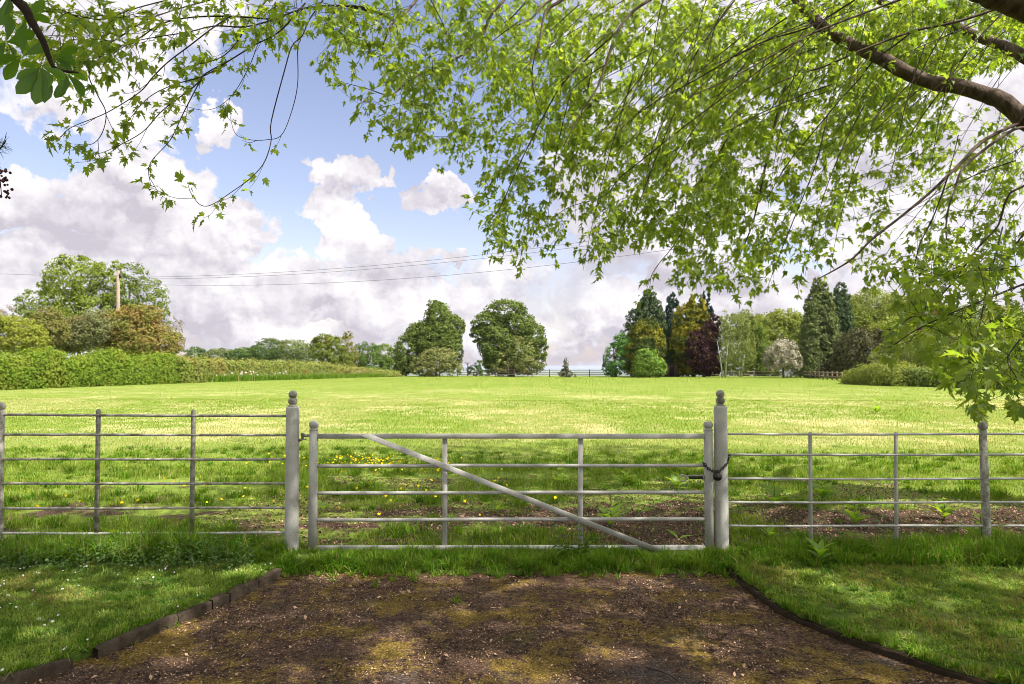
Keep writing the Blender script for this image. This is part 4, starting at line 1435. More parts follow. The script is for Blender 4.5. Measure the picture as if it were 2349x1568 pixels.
for i, (da, db, ra, rb, pp) in enumerate(BR):
    dd = np.linspace(da, db, len(pp))
    pts = np.array([P(p[0], p[1], d) for p, d in zip(pp, dd)])
    c = curve(pts, max(8, len(pp) * 4))
    if ra < 0.05:
        ra, rb = ra * 0.62, rb * 0.62
    rad = np.linspace(1, 0, len(c)) ** 0.8 * (ra - rb) + rb
    if ra > 0.05:
        jr = np.random.default_rng(i)
        rad = rad * (1 + 0.05 * jr.normal(0, 1, len(c)))
    MB().tube(c, rad, 14 if ra > 0.05 else 6).build('limb' if ra > 0.05 else 'branch', M_bark if ra > 0.012 else M_twig, MAP, True)
    SK.append(c)
    SKR.append(rad)
# trunk with a flared foot, forking into the limbs
fork = P(2620, 420, 7.3)
m = MB()
zz = [-0.2, 0.0, 0.15, 0.5, 1.2, 2.2, 3.2, 4.4, 6.0, 8.0]
rr = [0.62, 0.55, 0.47, 0.42, 0.39, 0.37, 0.34, 0.28, 0.20, 0.10]
m.tube([[TR[0] + 0.05 * math.sin(z), TR[1] + 0.04 * math.cos(z * 1.3), z] for z in zz], rr, 24)
m.build('trunk', M_bark, MAP, True)
for i, (pa, pb_, ra, rb) in enumerate((((7.0, 7.4, 2.6), P(2560, 400, 6.4), .15, .090), ((7.0, 7.4, 3.0), P(2600, 330, 7.6), .12, .075), ((7.0, 7.4, 3.2), P(2700, 150, 4.9), .15, .12),
                                       ((7.0, 7.4, 3.6), (5.2, 3.0, 6.6), .15, .06), ((7.0, 7.4, 4.2), (2.0, 5.4, 7.6), .13, .04), ((7.0, 7.4, 4.4), (8.6, 3.0, 7.0), .12, .04),
                                       ((7.0, 7.4, 5.0), (4.0, 9.5, 8.2), .11, .04), ((7.0, 7.4, 5.0), (10.5, 8.0, 8.0), .11, .04), ((7.0, 7.4, 4.0), (3.0, 1.0, 6.5), .12, .03),
                                       ((7.0, 7.4, 4.6), (0.5, 3.5, 6.9), .10, .02), ((7.0, 7.4, 5.6), (7.0, 5.5, 11.5), .10, .03))):
    pa, pb_ = np.array(pa, float), np.array(pb_, float)
    md = (pa + pb_) / 2 + np.array([0, 0, 0.35])
    MB().tube(curve([pa, md, pb_], 14), np.linspace(ra, rb, 14), 10).build('limb', M_bark, MAP, True)
SKP = np.concatenate(SK)
SKRAD = np.concatenate(SKR)

# leaf outline of a silver maple, length 1 along x
half = [(0.02, 0.12), (-0.03, 0.40), (0.15, 0.25), (0.30, 0.31), (0.47, 0.60), (0.45, 0.36), (0.36, 0.13), (0.53, 0.165), (0.71, 0.26), (0.72, 0.11)]
OUT = np.array([(0.0, 0.0)] + half + [(1.0, 0.0)] + [(x, -y) for x, y in half[::-1]])
LV = np.concatenate([[[0.28, 0, 0.0]], np.stack([OUT[:, 0], OUT[:, 1], 0.22 * np.abs(OUT[:, 1]) - 0.22 * OUT[:, 0] ** 2], -1)])
LV[:, 0] -= 0.0
nn_ = len(OUT)
LF = np.array([[0, 1 + i, 1 + (i + 1) % nn_] for i in range(nn_)])
half_b = [(0.0, 0.10), (-0.06, 0.28), (0.10, 0.30), (0.16, 0.40), (0.24, 0.30), (0.40, 0.44), (0.60, 0.52), (0.54, 0.34), (0.44, 0.17), (0.62, 0.22), (0.82, 0.20), (0.80, 0.09)]
OUTB = np.array([(0.0, 0.0)] + half_b + [(1.06, 0.03)] + [(x * 0.96, -y * 0.92) for x, y in half_b[::-1]])
LVB = np.concatenate([[[0.28, 0, 0.0]], np.stack([OUTB[:, 0], OUTB[:, 1], 0.30 * np.abs(OUTB[:, 1]) - 0.34 * OUTB[:, 0] ** 2 + 0.05 * np.sin(9 * OUTB[:, 0])], -1)])
LFB = np.array([[0, 1 + i, 1 + (i + 1) % len(OUTB)] for i in range(len(OUTB))])
half2 = [(-0.02, 0.36), (0.30, 0.24), (0.47, 0.58), (0.38, 0.14), (0.70, 0.2)]
OUT2 = np.array([(0.0, 0.0)] + half2 + [(1.0, 0.0)] + [(x, -y) for x, y in half2[::-1]])
LV2 = np.concatenate([[[0.28, 0, 0.0]], np.stack([OUT2[:, 0], OUT2[:, 1], 0.2 * np.abs(OUT2[:, 1]) - 0.2 * OUT2[:, 0] ** 2], -1)])
n2 = len(OUT2)
LF2 = np.array([[0, 1 + i, 1 + (i + 1) % n2] for i in range(n2)])


def place_leaves(B, A, N, S, LVt, LFt, rng):
    """B base points, A length directions, N up normals, S sizes"""
    A = nrm(A)
    N = nrm(N - (N * A).sum(1, keepdims=True) * A)
    Y = np.cross(N, A)
    curl = rng.uniform(-0.3, 2.6, len(B))
    wid = rng.uniform(0.62, 1.18, len(B))
    V = B[:, None] + S[:, None, None] * (LVt[None, :, 0, None] * A[:, None] + (LVt[None, :, 1] * wid[:, None])[..., None] * Y[:, None] +
                                         (LVt[None, :, 2] * curl[:, None])[..., None] * N[:, None])
    nv = len(LVt)
    Fq = (np.arange(len(B)) * nv)[:, None, None] + LFt[None]
    return V.reshape(-1, 3), Fq.reshape(-1, 3), np.repeat(np.clip(rng.normal(0.5, 0.27, len(B)), 0, 1), len(LFt))


LB, LA, LN, LS = [], [], [], []
TW = MB()


def leafy_twig(c, r0, rng, size, start=0.35, gap=0.075, pair=1.0):
    """a twig along the sampled curve c, with opposite pairs of leaves and a tuft at its tip"""
    n = len(c)
    TW.tube(c, np.linspace(r0, 0.0011, n), 4, False)
    seg = np.r_[0, np.cumsum(np.linalg.norm(np.diff(c, axis=0), axis=1))]
    Lt = seg[-1]
    s = Lt * start
    k = 0
    while s < Lt:
        b = np.array([np.interp(s, seg, c[:, j]) for j in range(3)])
        e = np.array([np.interp(min(s + 0.02, Lt), seg, c[:, j]) for j in range(3)])
        d = nrm(e - b + 1e-6)
        side = nrm(np.cross(d, [0, 0, 1.0]) + rng.normal(0, 0.25, 3))
        if k % 2:
            side = nrm(side * 0.5 + np.array([0, 0, 0.6]))
        for sg in (-1, 1):
            if rng.random() > pair:
                continue
            a = nrm(d * 0.5 + sg * side + np.array([0, 0, -0.35]) + rng.normal(0, 0.25, 3))
            pet = rng.uniform(0.02, 0.05)
            add_leaf(b + a * pet, a + np.array([0, 0, -0.45]), size * rng.uniform(0.42, 1.18), rng)
        s += gap * rng.uniform(0.7, 1.4)
        k += 1
    d = nrm(c[-1] - c[-2])
    for j in range(rng.integers(2, 5)):
        a = nrm(d * 0.8 + rng.normal(0, 0.6, 3) + np.array([0, 0, -0.25]))
        add_leaf(c[-1] + a * 0.02, a, size * rng.uniform(0.5, 1.0), rng)


def add_leaf(b, a, s, rng):
    LB.append(b)
    LA.append(a)
    LN.append(np.array([0, 0, 1.0]) + rng.normal(0, 0.55, 3))
    LS.append(s * 0.85)


rng = np.random.default_rng(11)
# leaves on the traced fine branches themselves (side twigs)
for bi, (da, db, ra, rb, pp) in enumerate(BR):
    if ra > 0.027:
        continue
    c = SK[bi]
    seg = np.r_[0, np.cumsum(np.linalg.norm(np.diff(c, axis=0), axis=1))]
    left = pp[-1][0] < 700
    s = seg[-1] * (0.30 if left else 0.25)
    while s < seg[-1]:
        b = np.array([np.interp(s, seg, c[:, j]) for j in range(3)])
        e = np.array([np.interp(min(s + 0.03, seg[-1]), seg, c[:, j]) for j in range(3)])
        d = nrm(e - b + 1e-6)
        sd_ = nrm(np.cross(d, [0, 0, 1.0])) * rng.choice([-1, 1])
        Lt = rng.uniform(0.06, 0.30)
        end = b + Lt * nrm(d * 0.8 + sd_ * 0.8 + np.array([0, 0, rng.uniform(-0.7, 0.2)]) + rng.normal(0, 0.2, 3))
        mid = (b + end) / 2 + np.array([0, 0, -0.12 * Lt])
        bare = bi in (5, 6) and s < seg[-1] * 0.62
        if not bare:
            leafy_twig(curve([b, mid, end], 6), 0.0018, rng, 0.078 if left else 0.085, 0.4, 0.075, 0.75)
        s += rng.uniform(0.12, 0.28) if left else rng.uniform(0.14, 0.32)
    leafy_twig(c[-5:], rb, rng, 0.08, 0.2, 0.06)

# sprays filling the rest of the canopy: (polygon in frame units, near, far, count, leaf size)
FILL = [
    ([(0, 0), (480, 0), (560, 60), (330, 120), (240, 150), (130, 150), (60, 90)], 3.6, 5.0, 29, 0.082),
    ([(480, 0), (800, 0), (800, 120), (700, 80), (560, 60)], 4.4, 5.6, 18, 0.082),
    ([(700, 90), (780, 60), (900, 120), (1000, 200), (1000, 330), (900, 320), (880, 250), (780, 270), (740, 190)], 4.8, 6.2, 15, 0.075),
    ([(780, 0), (1150, 0), (1150, 160), (1000, 190), (860, 130), (780, 70)], 4.8, 6.6, 55, 0.085),
    ([(900, 190), (1150, 150), (1180, 300), (1100, 370), (1050, 350), (960, 345)], 5.4, 7.0, 38, 0.078),
    ([(1120, 0), (1560, 0), (1560, 330), (1300, 330), (1150, 300), (1120, 180)], 6.0, 10.0, 247, 0.10),
    ([(1080, 400), (1200, 300), (1400, 320), (1420, 560), (1260, 590), (1140, 570), (1110, 500)], 5.8, 7.4, 69, 0.09),
    ([(1400, 320), (1700, 320), (1700, 500), (1560, 560), (1420, 560)], 6.2, 9.4, 99, 0.098),
    ([(1560, 0), (2100, 0), (2060, 330), (1560, 330)], 6.6, 11.0, 462, 0.105),
    ([(1700, 320), (2060, 320), (1960, 470), (1830, 640), (1700, 690), (1580, 630), (1560, 560)], 6.0, 9.4, 117, 0.098),
    ([(2060, 0), (2349, 0), (2349, 140), (2180, 190), (2060, 130)], 7.4, 11.0, 129, 0.105),
    ([(2180, 240), (2349, 300), (2349, 480), (2200, 470), (2060, 440), (2060, 300)], 7.0, 10.5, 44, 0.095),
    ([(2060, 130), (2200, 200), (2180, 300), (2060, 330)], 7.0, 10.0, 29, 0.095),
    ([(2000, 450), (2349, 480), (2349, 640), (2130, 640), (1960, 640), (1920, 600)], 5.4, 8.0, 36, 0.085),
    ([(2080, 640), (2349, 580), (2349, 720), (2140, 760), (2040, 740), (2020, 690)], 3.5, 4.8, 20, 0.092),
    ([(2130, 770), (2349, 700), (2349, 880), (2260, 870), (2200, 840)], 3.3, 4.4, 11, 0.092),
    ([(2240, 850), (2349, 820), (2349, 885), (2250, 880)], 3.1, 3.4, 5, 0.095),
]


def inpoly(x, y, poly):
    c = False
    j = len(poly) - 1
    for i in range(len(poly)):
        if (poly[i][1] > y) != (poly[j][1] > y) and x < (poly[j][0] - poly[i][0]) * (y - poly[i][1]) / (poly[j][1] - poly[i][1]) + poly[i][0]:
            c = not c
        j = i
    return c


TIPS = []
for poly, da, db, cnt, size in FILL:
    xs_, ys_ = [p[0] for p in poly], [p[1] for p in poly]
    k = 0
    while k < cnt:
        x, y = rng.uniform(min(xs_), max(xs_)), rng.uniform(min(ys_), max(ys_))
        if inpoly(x, y, poly):
            TIPS.append((x, y, rng.uniform(da, db), size))
            k += 1
# long bare whips trailing down and to the left through the canopy
for i in range(150):
    x, y = rng.uniform(1180, 2500), rng.uniform(-60, 260)
    if x > 2000:
        y = rng.uniform(-60, 420)
    ln_ = rng.uniform(160, 460)
    th_ = math.radians(rng.uniform(18, 80))
    bend_ = math.radians(rng.uniform(-10, 28))
    dp = rng.uniform(5.6, 7.6)
    pp = [(x, y)]
    for q_ in range(5):
        x -= math.cos(th_) * ln_ / 5
        y += math.sin(th_) * ln_ / 5
        th_ += bend_ / 5
        pp.append((x, y))
    if pp[-1][1] > 640 or (pp[-1][0] < 1250 and pp[-1][1] > 260):
        continue
    c = curve([P(a, b, dp - 0.10 * j_) for j_, (a, b) in enumerate(pp)], 14)
    TW.tube(c, np.linspace(rng.uniform(0.003, 0.0062), 0.0013, 14), 4, False)
    SKP = np.concatenate([SKP, c[4::3]])
tp3 = np.array([P(t[0], t[1], t[2]) for t in TIPS])
order = np.argsort(np.linalg.norm(tp3 - (TR + np.array([0, 0, 4.5])), axis=1))
nodes = SKP.copy()
for oi in order:
    e = tp3[oi]
    size = TIPS[oi][3]
    dv = e - nodes
    dist = np.linalg.norm(dv, axis=1)
    # prefer to spring from something higher and nearer to the trunk
    pen = dist + 1.2 * np.clip(e[2] - nodes[:, 2], 0, None) + 0.5 * np.clip(e[0] - nodes[:, 0] + 0.05, 0, None)
    j = int(np.argmin(pen))
    s0 = nodes[j]
    v = e - s0
    ln = np.linalg.norm(v)
    if ln < 0.05:
        continue
    c1 = s0 + v * 0.4 + np.array([0, 0, 0.10 * ln]) + rng.normal(0, 0.05 * ln, 3)
    c2 = s0 + v * 0.78 + np.array([0, 0, -0.04 * ln]) + rng.normal(0, 0.04 * ln, 3)
    tail = e + nrm(v) * 0.16 + np.array([0, 0, rng.uniform(-0.02, 0.10)])
    c = curve([s0, c1, c2, e, tail], max(9, int(ln / 0.07)))
    st = max(0.12, 1 - 0.55 / (ln + 0.2))
    leafy_twig(c, min(0.0016 + 0.0016 * ln, 0.005), rng, size, st, 0.085, 0.85)
    nodes = np.concatenate([nodes, c[2:-2:3]])
    # side shoots
    for _ in range(2):
        k = rng.integers(int(len(c) * 0.4), len(c) - 1)
        b = c[k]
        d = nrm(c[k + 1 if k + 1 < len(c) else k] - c[k - 1])
        Lt = rng.uniform(0.10, 0.30)
        end = b + Lt * nrm(d * 0.7 + rng.normal(0, 0.7, 3) + np.array([0, 0, -0.35]))
        leafy_twig(curve([b, (b + end) / 2 + np.array([0, 0, 0.03]), end], 5), 0.002, rng, size, 0.45, 0.07, 0.85)
B_, A_, N_, S_ = np.array(LB), np.array(LA), np.array(LN), np.array(LS)
sel = rng.random(len(B_)) < 0.5
Va, qa, ra_ = place_leaves(B_[sel], A_[sel], N_[sel], S_[sel], LV, LF, rng)
Vb, qb, rb_ = place_leaves(B_[~sel], A_[~sel], N_[~sel], S_[~sel], LVB, LFB, rng)
V, q, rn = np.concatenate([Va, Vb]), np.concatenate([qa, qb + len(Va)]), np.concatenate([ra_, rb_])
mk('foliage', V, [q], M_maple, MAP, False, rn)
TW.build('twigs', M_twig, MAP)
print("maple leaves", len(B_))

# the rest of the crown, above and behind the view
rng = np.random.default_rng(21)
NC = 60000
ang = rng.uniform(0, 2 * np.pi, NC)
rad = np.sqrt(rng.random(NC)) * 9.5
cx = 5.2 + rad * np.cos(ang)
cyy = 3.6 + rad * np.sin(ang) * 1.05
zc = 4.4 + rng.random(NC) ** 0.8 * 8.0 * np.sqrt(np.clip(1 - (rad / 9.9) ** 2, 0.05, 1))
ztop = EYE + np.clip(cyy, 0, None) * 0.54 + 0.35       # stays above the part of the crown traced branch by branch
inview = (cyy > 0.2) & (np.abs(cx) < cyy * 0.80 + 0.3)
ok = (~inview & (zc > 4.4)) | (zc > ztop)
ok &= (fbm(cx, cyy + zc * 0.4, 0.55, 2) > 0.36)          # boughs with gaps between them
cx, cyy, zc = cx[ok], cyy[ok], zc[ok]
sel = np.r_[np.where(cyy < 3.2)[0][:3900], np.where(cyy >= 3.2)[0][:270]]
cx, cyy, zc = cx[sel], cyy[sel], zc[sel]
CC = np.stack([cx, cyy, zc], -1)
per = 16
idx = np.repeat(np.arange(len(CC)), per)
Bc = CC[idx] + rng.normal(0, 0.22, (len(idx), 3)) * np.array([1, 1, 0.6])
Ac = rng.normal(0, 1, (len(idx), 3)) + np.array([0, 0, -0.4])
Nc = np.array([0, 0, 1.0]) + rng.normal(0, 0.5, (len(idx), 3))
# small holes right through the crown, where the sun reaches the ground as flecks
gaps = [G(*p)[:2] for p in ((885, 1452), (925, 1478), (1105, 1528), (925, 1535), (395, 1510), (1455, 1328), (1325, 1338), (1510, 1345), (1560, 1332), (1850, 1338), (1905, 1352), (1790, 1318),
                            (2240, 1340), (2290, 1352), (1615, 1482), (2045, 1502), (1975, 1380), (1700, 1385), (1240, 1556), (1390, 1500), (760, 1320), (560, 1330), (330, 1345), (180, 1380), (90, 1470),
                            (1010, 1325), (2150, 1395), (1300, 1440), (1650, 1560), (700, 1540), (2330, 1460), (2120, 1300), (420, 1440), (250, 1300), (1180, 1335))]
gr = rng.uniform(0.06, 0.19, len(gaps))
gu = Bc[:, 0] - SUN.x / SUN.z * Bc[:, 2]
gv = Bc[:, 1] - SUN.y / SUN.z * Bc[:, 2]
keep = np.ones(len(Bc), bool)
for (ga, gb), g_r in zip(gaps, gr):
    keep &= np.hypot(gu - ga, (gv - gb) * 1.25) > g_r + 0.06
Bc, Ac, Nc = Bc[keep], Ac[keep], Nc[keep]
V, q, rn = place_leaves(Bc, Ac, Nc, rng.uniform(0.10, 0.17, len(Bc)), LV2, LF2, rng)
mk('upper_foliage', V, [q], M_maple_top, MAP, False, rn)

# ------------------------------------------------------------------ horse chestnut branch at the top left
CH = thing('horse_chestnut', "horse chestnut branch with large palmate leaves hanging in at the top left corner", 'tree', (-5.6, 2.4, 0.0))
MB().tube([[-5.6, 2.4, -0.2], [-5.6, 2.4, 0.3], [-5.5, 2.4, 2.0], [-5.4, 2.5, 4.2], [-5.3, 2.6, 6.0]], [0.42, 0.34, 0.28, 0.2, 0.08], 18).build('trunk', M_bark, CH, True)
cb = [np.array([-5.42, 2.5, 4.0]), P(-150, -160, 3.2)] + [P(x, y, 3.2) for x, y in ((38, 0), (70, 45), (98, 92), (112, 130), (130, 158), (180, 166))]
MB().tube(curve(cb, 40), np.linspace(0.030, 0.005, 40) ** 1.0, 8).build('branch', M_twig, CH, True)


def leaflet(b, a, n, L_, w, mb):
    """obovate ribbed leaflet"""
    a = nrm(a)
    n = nrm(n - np.dot(n, a) * a)
    y = np.cross(n, a)
    ts = np.array([0, .15, .35, .55, .72, .86, .95, 1.0])
    ws = np.array([.03, .12, .30, .46, .5, .38, .16, 0.0]) * w
    V, Fq = [], []
    for i, (t, wd) in enumerate(zip(ts, ws)):
        c = b + a * L_ * t - n * (0.22 * L_ * t * t)
        rip = 0.06 * wd * (1 if i % 2 else -1)
        V += [c - y * wd + n * (wd * 0.35 + rip), c, c + y * wd + n * (wd * 0.35 - rip)]
    for i in range(len(ts) - 1):
        k = i * 3
        Fq += [[k, k + 3, k + 4, k + 1], [k + 1, k + 4, k + 5, k + 2]]
    mb.add(V, [np.array(Fq)])


rng = np.random.default_rng(31)
mb = MB()
view_c = np.array([0, 0, EYE])


def palmate(px, py, D, dirs, L_, tilt=0.4):
    c = P(px, py, D)
    rt, up = np.array([1.0, 0, 0]), np.array([0, 0, 1.0])
    dep = np.array([0, 1.0, 0])
    for dx, dy_, s in dirs:
        a = rt * dx - up * dy_ + dep * rng.uniform(-0.4, 0.3)
        leaflet(c + nrm(a) * 0.008, a, np.array([0, 0.75, 0.75]) + rng.normal(0, 0.25, 3), L_ * s, L_ * s * 0.40, mb)


palmate(94, 152, 3.15, [(-0.95, 0.35, .8), (-0.65, 0.75, 1.05), (-0.25, 1.0, 1.1), (0.25, 1.0, 1.15), (0.65, 0.85, 1.0), (0.95, 0.35, .75), (-1, -0.2, .55)], 0.152)
palmate(20, -15, 3.2, [(-0.3, 1, 1.1), (0.2, 1, .9), (0.8, 0.7, .9), (-0.9, 0.6, 1.0)], 0.152)
palmate(15, 95, 3.4, [(-0.9, 0.3, 1.0), (-0.4, 1.0, 1.0), (0.5, 0.8, 1.1), (1.0, 0.2, 1.0), (0.9, -0.5, .9), (0.1, -0.9, .8)], 0.152)
palmate(125, 135, 3.5, [(0.9, 0.1, .9), (0.7, -0.6, .8), (0.4, 0.9, .8), (1, 0.6, .9)], 0.152)
palmate(50, 128, 3.3, [(-0.9, 0.1, .9), (-0.7, 0.6, .9), (0.1, -1, .7), (0.7, -0.5, .8)], 0.152)
palmate(150, 165, 3.3, [(0.3, 1, 1.0), (0.7, 0.8, .9), (-0.2, 1, .9), (1, 0.2, .7)], 0.152)
palmate(60, 40, 3.5, [(-0.4, 0.9, .9), (0.6, 0.8, .9), (1.0, 0, .8), (0.5, -0.8, .8)], 0.152)
for i in range(60):
    c = np.array([rng.uniform(-7.2, -3.9), rng.uniform(1.2, 4.0), rng.uniform(3.9, 7.0)])
    if c[2] < EYE + c[1] * 0.56 + 0.3 and abs(c[0]) < c[1] * 0.85 + 0.4:
        continue
    for j in range(7):
        a = np.array([math.cos(j * 0.9), math.sin(j * 0.9), -0.35])
        leaflet(c, a, np.array([0, 0, 1.0]) + rng.normal(0, 0.2, 3), 0.17, 0.08, mb)
nf = sum(len(f) for fs in mb.F.values() for f in fs)
mb.build('foliage', M_chest, CH, True, np.repeat(rng.random(nf // 14 + 1), 14)[:nf])

# bits of two other plants at the left edge of view
sp = MB()
c0 = P(-40, 372, 4.0)
tip = P(14, 322, 4.0)
sp.tube(curve([c0, P(-10, 352, 4.0), tip], 8), np.linspace(0.007, 0.003, 8), 5)
for i in range(70):
    t = rng.uniform(0.25, 0.95)
    b = c0 + (tip - c0) * t
    a = nrm(nrm(tip - c0) * 0.5 + rng.normal(0, 0.7, 3))
    sp.tube([b, b + a * 0.035, b + a * 0.065 + np.array([0, 0, -0.006])], [0.0013, 0.0011, 0.0005], 3)
M_pine = leaf_mat('pine_needle', (0.05, 0.08, 0.02), (0.10, 0.12, 0.04), 0.1)
ob = sp.build('pine_sprig', M_pine, None)
tag(ob, "short pine sprig poking in at the left edge of the sky", 'twig')
sp = MB()
stem = curve([P(-30, 360, 3.9), P(-4, 395, 3.9), P(4, 450, 3.9)], 10)
sp.tube(stem, np.linspace(0.005, 0.002, 10), 5)
for i in range(60):
    b = stem[rng.integers(2, 10)] + rng.normal(0, 1, 3) * np.array([0.02, 0.02, 0.02]) + np.array([0.012, 0, 0])
    s_ = rng.uniform(0.006, 0.011)
    sp.lathe(b, [(0.0005, -s_), (s_ * 0.8, -s_ * 0.4), (s_, 0.1 * s_), (s_ * 0.6, s_ * 0.7), (0.0005, s_)], 6)
M_seed = simple('dried_seedhead', (0.03, 0.012, 0.018), (0.07, 0.03, 0.035), 50)
tag(sp.build('seed_cluster', M_seed, None), "dark maroon dried seed cluster at the left edge of the sky", 'seed cluster')


# ------------------------------------------------------------------ grass
def blade_mat(name, g1, g2, dry, trans=0.35, tint=(1.35, 1.3, 0.45)):
    m, k = new_mat(name)
    col = k.mix(attr(k, 'rnd'), g1, g2)
    col = k.mix(attr(k, 'rnd2'), col, dry)
    df, tr = k.n('ShaderNodeBsdfDiffuse'), k.n('ShaderNodeBsdfTranslucent')
    k.put(df.inputs[0], col)
    k.put(tr.inputs[0], k.mix(1.0, col, tint, 'MULTIPLY'))
    mxs = k.n('ShaderNodeMixShader')
    mxs.inputs[0].default_value = trans
    k.put(mxs.inputs[1], df.outputs[0])
    k.put(mxs.inputs[2], tr.outputs[0])
    o = k.n('ShaderNodeOutputMaterial')
    k.put(o.inputs[0], mxs.outputs[0])
    return m


M_blade = blade_mat('meadow_blade', (0.120, 0.215, 0.020), (0.22, 0.28, 0.048), (0.47, 0.42, 0.22))
M_lawnblade = blade_mat('lawn_blade', (0.05, 0.135, 0.014), (0.29, 0.38, 0.08), (0.26, 0.21, 0.08))
M_tuft = blade_mat('tuft_blade', (0.055, 0.15, 0.010), (0.17, 0.27, 0.030), (0.30, 0.26, 0.12))


def blades(name, X, Y, Z, H, Wd, mat, seed, dry=0.0, lean=0.6, kind='stuff', label=None, tone=None, azim=None, even=False):
    rng = np.random.default_rng(seed)
    n = len(X)
    az_ = rng.uniform(0, 2 * np.pi, n) if azim is None else azim
    d = np.stack([np.cos(az_), np.sin(az_), np.zeros(n)], -1)
    w = np.stack([-np.sin(az_ + rng.normal(0, 0.7, n)), np.cos(az_ + rng.normal(0, 0.7, n)), np.zeros(n)], -1)
    b = np.stack([X, Y, Z - 0.005], -1)
    ln = np.abs(rng.normal(0, lean, n))
    up = np.array([0, 0, 1.0])
    mid = b + up * (H * 0.58)[:, None] + d * (H * ln * 0.28)[:, None]
    tip = b + up * (H * np.clip(1.0 - 0.22 * ln * ln, 0.35, 1))[:, None] + d * (H * ln * 0.9)[:, None]
    hw = (Wd / 2)[:, None]
    V = np.stack([b - w * hw, b + w * hw, mid - w * hw * 0.8, mid + w * hw * 0.8, tip], 1).reshape(-1, 3)
    k = np.arange(n)[:, None] * 5
    q = k + np.array([[0, 1, 3, 2]])
    t = k + np.array([[2, 3, 4]])
    rn = np.clip(rng.normal(0.5, 0.28, n) if tone is None else tone + rng.normal(0, 0.16, n), 0, 1)
    dr = np.asarray(dry) if np.ndim(dry) else np.full(n, dry)
    dr = np.where(rng.random(n) < dr, rng.uniform(0.5, 1.0, n), 0.0) if not even else np.clip(dr * rng.uniform(0.6, 1.15, n), 0, 1)
    o = mk(name, V, [q, t], mat, None, False, np.concatenate([rn, rn]), np.concatenate([dr, dr]))
    o['kind'] = kind
    tag(o, label, 'grass', None, kind)
    return o


def bare_mask(x, y):
    """1 where the earth beyond the fence is bare"""
    n4 = fbm(x * 1.0 + 31, y * 1.6 + 12, 0.9, 4)
    zone = np.clip((8.6 - y) / 1.6, 0, 1) * np.clip((x + 1.6) / 2.0, 0.25, 1.0)
    return np.clip((n4 + 0.24 * zone - 0.565) / 0.06, 0, 1) * np.clip((11 - y) / 1.5, 0, 1)


def straw_mask(x, y):
    s = fbm(x + 3, y * 0.55 + 40, 0.28, 5)
    s = s + 0.035 * np.sin(x * 2.1 + 4 * fbm(x, y, 0.05, 2)) * np.clip((y - 28) / 20, 0, 1)
    return np.clip((s - 0.46) / 0.10, 0, 1) * np.clip((y - 11) / 4, 0, 1) * np.clip((80 - y) / 35, 0.15, 1)


rng = np.random.default_rng(41)


def wedge(n, y0, y1, margin=0.6, pw=1.0):
    y = y0 + (y1 - y0) * rng.random(n) ** pw
    x = (rng.random(n) * 2 - 1) * (y * 0.78 + margin)
    return x, y


# meadow just past the fence
x, y = wedge(120000, 5.75, 10.5, 1.2)
k = rng.random(len(x)) > 0.96 * bare_mask(x, y)
x, y = x[k], y[k]
cl = fbm(x, y, 1.6, 3)
H = (0.036 + 0.085 * np.clip((cl - 0.42) / 0.3, 0, 1)) * rng.uniform(0.5, 1.3, len(x))
H *= np.where(x > 0.6, 0.85, 1.0)
blades('meadow_grass', x, y, ground_z(x, y), H, rng.uniform(0.004, 0.008, len(x)), M_blade, 1, 0.06, 0.75, tone=0.3 + 0.7 * np.clip(0.5 + (fbm(x + 7, y, 3.0, 4) - 0.5) * 3, 0, 1), label="shaded tufty meadow grass just beyond the gate")
x, y = wedge(170000, 10.0, 32.0, 1.0, 1.25)
H = (0.025 + 0.04 * fbm(x, y, 0.9, 3)) * rng.uniform(0.6, 1.3, len(x)) * np.interp(y, [10, 32], [1.2, 1.0])
blades('meadow_grass', x, y, ground_z(x, y), H, np.interp(y, [10, 32], [0.008, 0.022]) * rng.uniform(0.6, 1.4, len(x)), M_blade, 2, 0.05 + 0.62 * straw_mask(x, y), 0.8, tone=0.25 + 0.5 * fbm(x, y, 0.5, 4), even=True, label="sunlit mown meadow grass in the middle of the field")
x, y = wedge(150000, 31.0, 108.0, 1.0, 1.2)
H = np.interp(y, [31, 108], [0.045, 0.06]) * rng.uniform(0.5, 1.3, len(x))
blades('meadow_grass', x, y, ground_z(x, y), H, np.interp(y, [31, 108], [0.02, 0.06]) * rng.uniform(0.6, 1.4, len(x)), M_blade, 3, 0.06 + 0.36 * straw_mask(x, y), 0.8, tone=0.3 + 0.4 * fbm(x, y, 0.2, 4), even=True, label="pale distant meadow grass reaching the far trees")


def lawn_pts(n, side):
    y = rng.uniform(2.6, 5.75, n)
    if side < 0:
        x = np.where(True, x_left(np.minimum(y, 5.42)) - 0.05 - rng.random(n) * 3.4, 0)
    else:
        x = x_right(np.minimum(y, 5.5)) + 0.03 + rng.random(n) * 4.2
    k = np.abs(x) < y * 0.80 + 0.5
    return x[k], y[k]


for side in (-1, 1):
    x, y = lawn_pts(150000, side)
    z = lawn_z(x, y) - (0.02 if side > 0 else 0)
    pt = fbm(x, y, 6.0, 4)
    pt = np.clip(0.5 + (pt - 0.5) * 2.6, 0, 1)
    H = 0.024 * rng.uniform(0.5, 1.6, len(x)) * (0.35 + 1.3 * pt)
    blades('lawn_grass', x, y, z, H, rng.uniform(0.004, 0.0085, len(x)), M_lawnblade, 10 + side, np.clip((fbm(x + 20, y, 2.6, 4) - (0.52 if side < 0 else 0.45)) * 5, 0.02, 0.75), 1.0,
           tone=0.15 + 0.75 * np.clip(0.5 + (fbm(x + 7, y, 9.0, 3) - 0.5) * 3, 0, 1), label="short mown lawn grass with daisies left of the drive" if side < 0 else "short mown dappled lawn grass right of the drive")

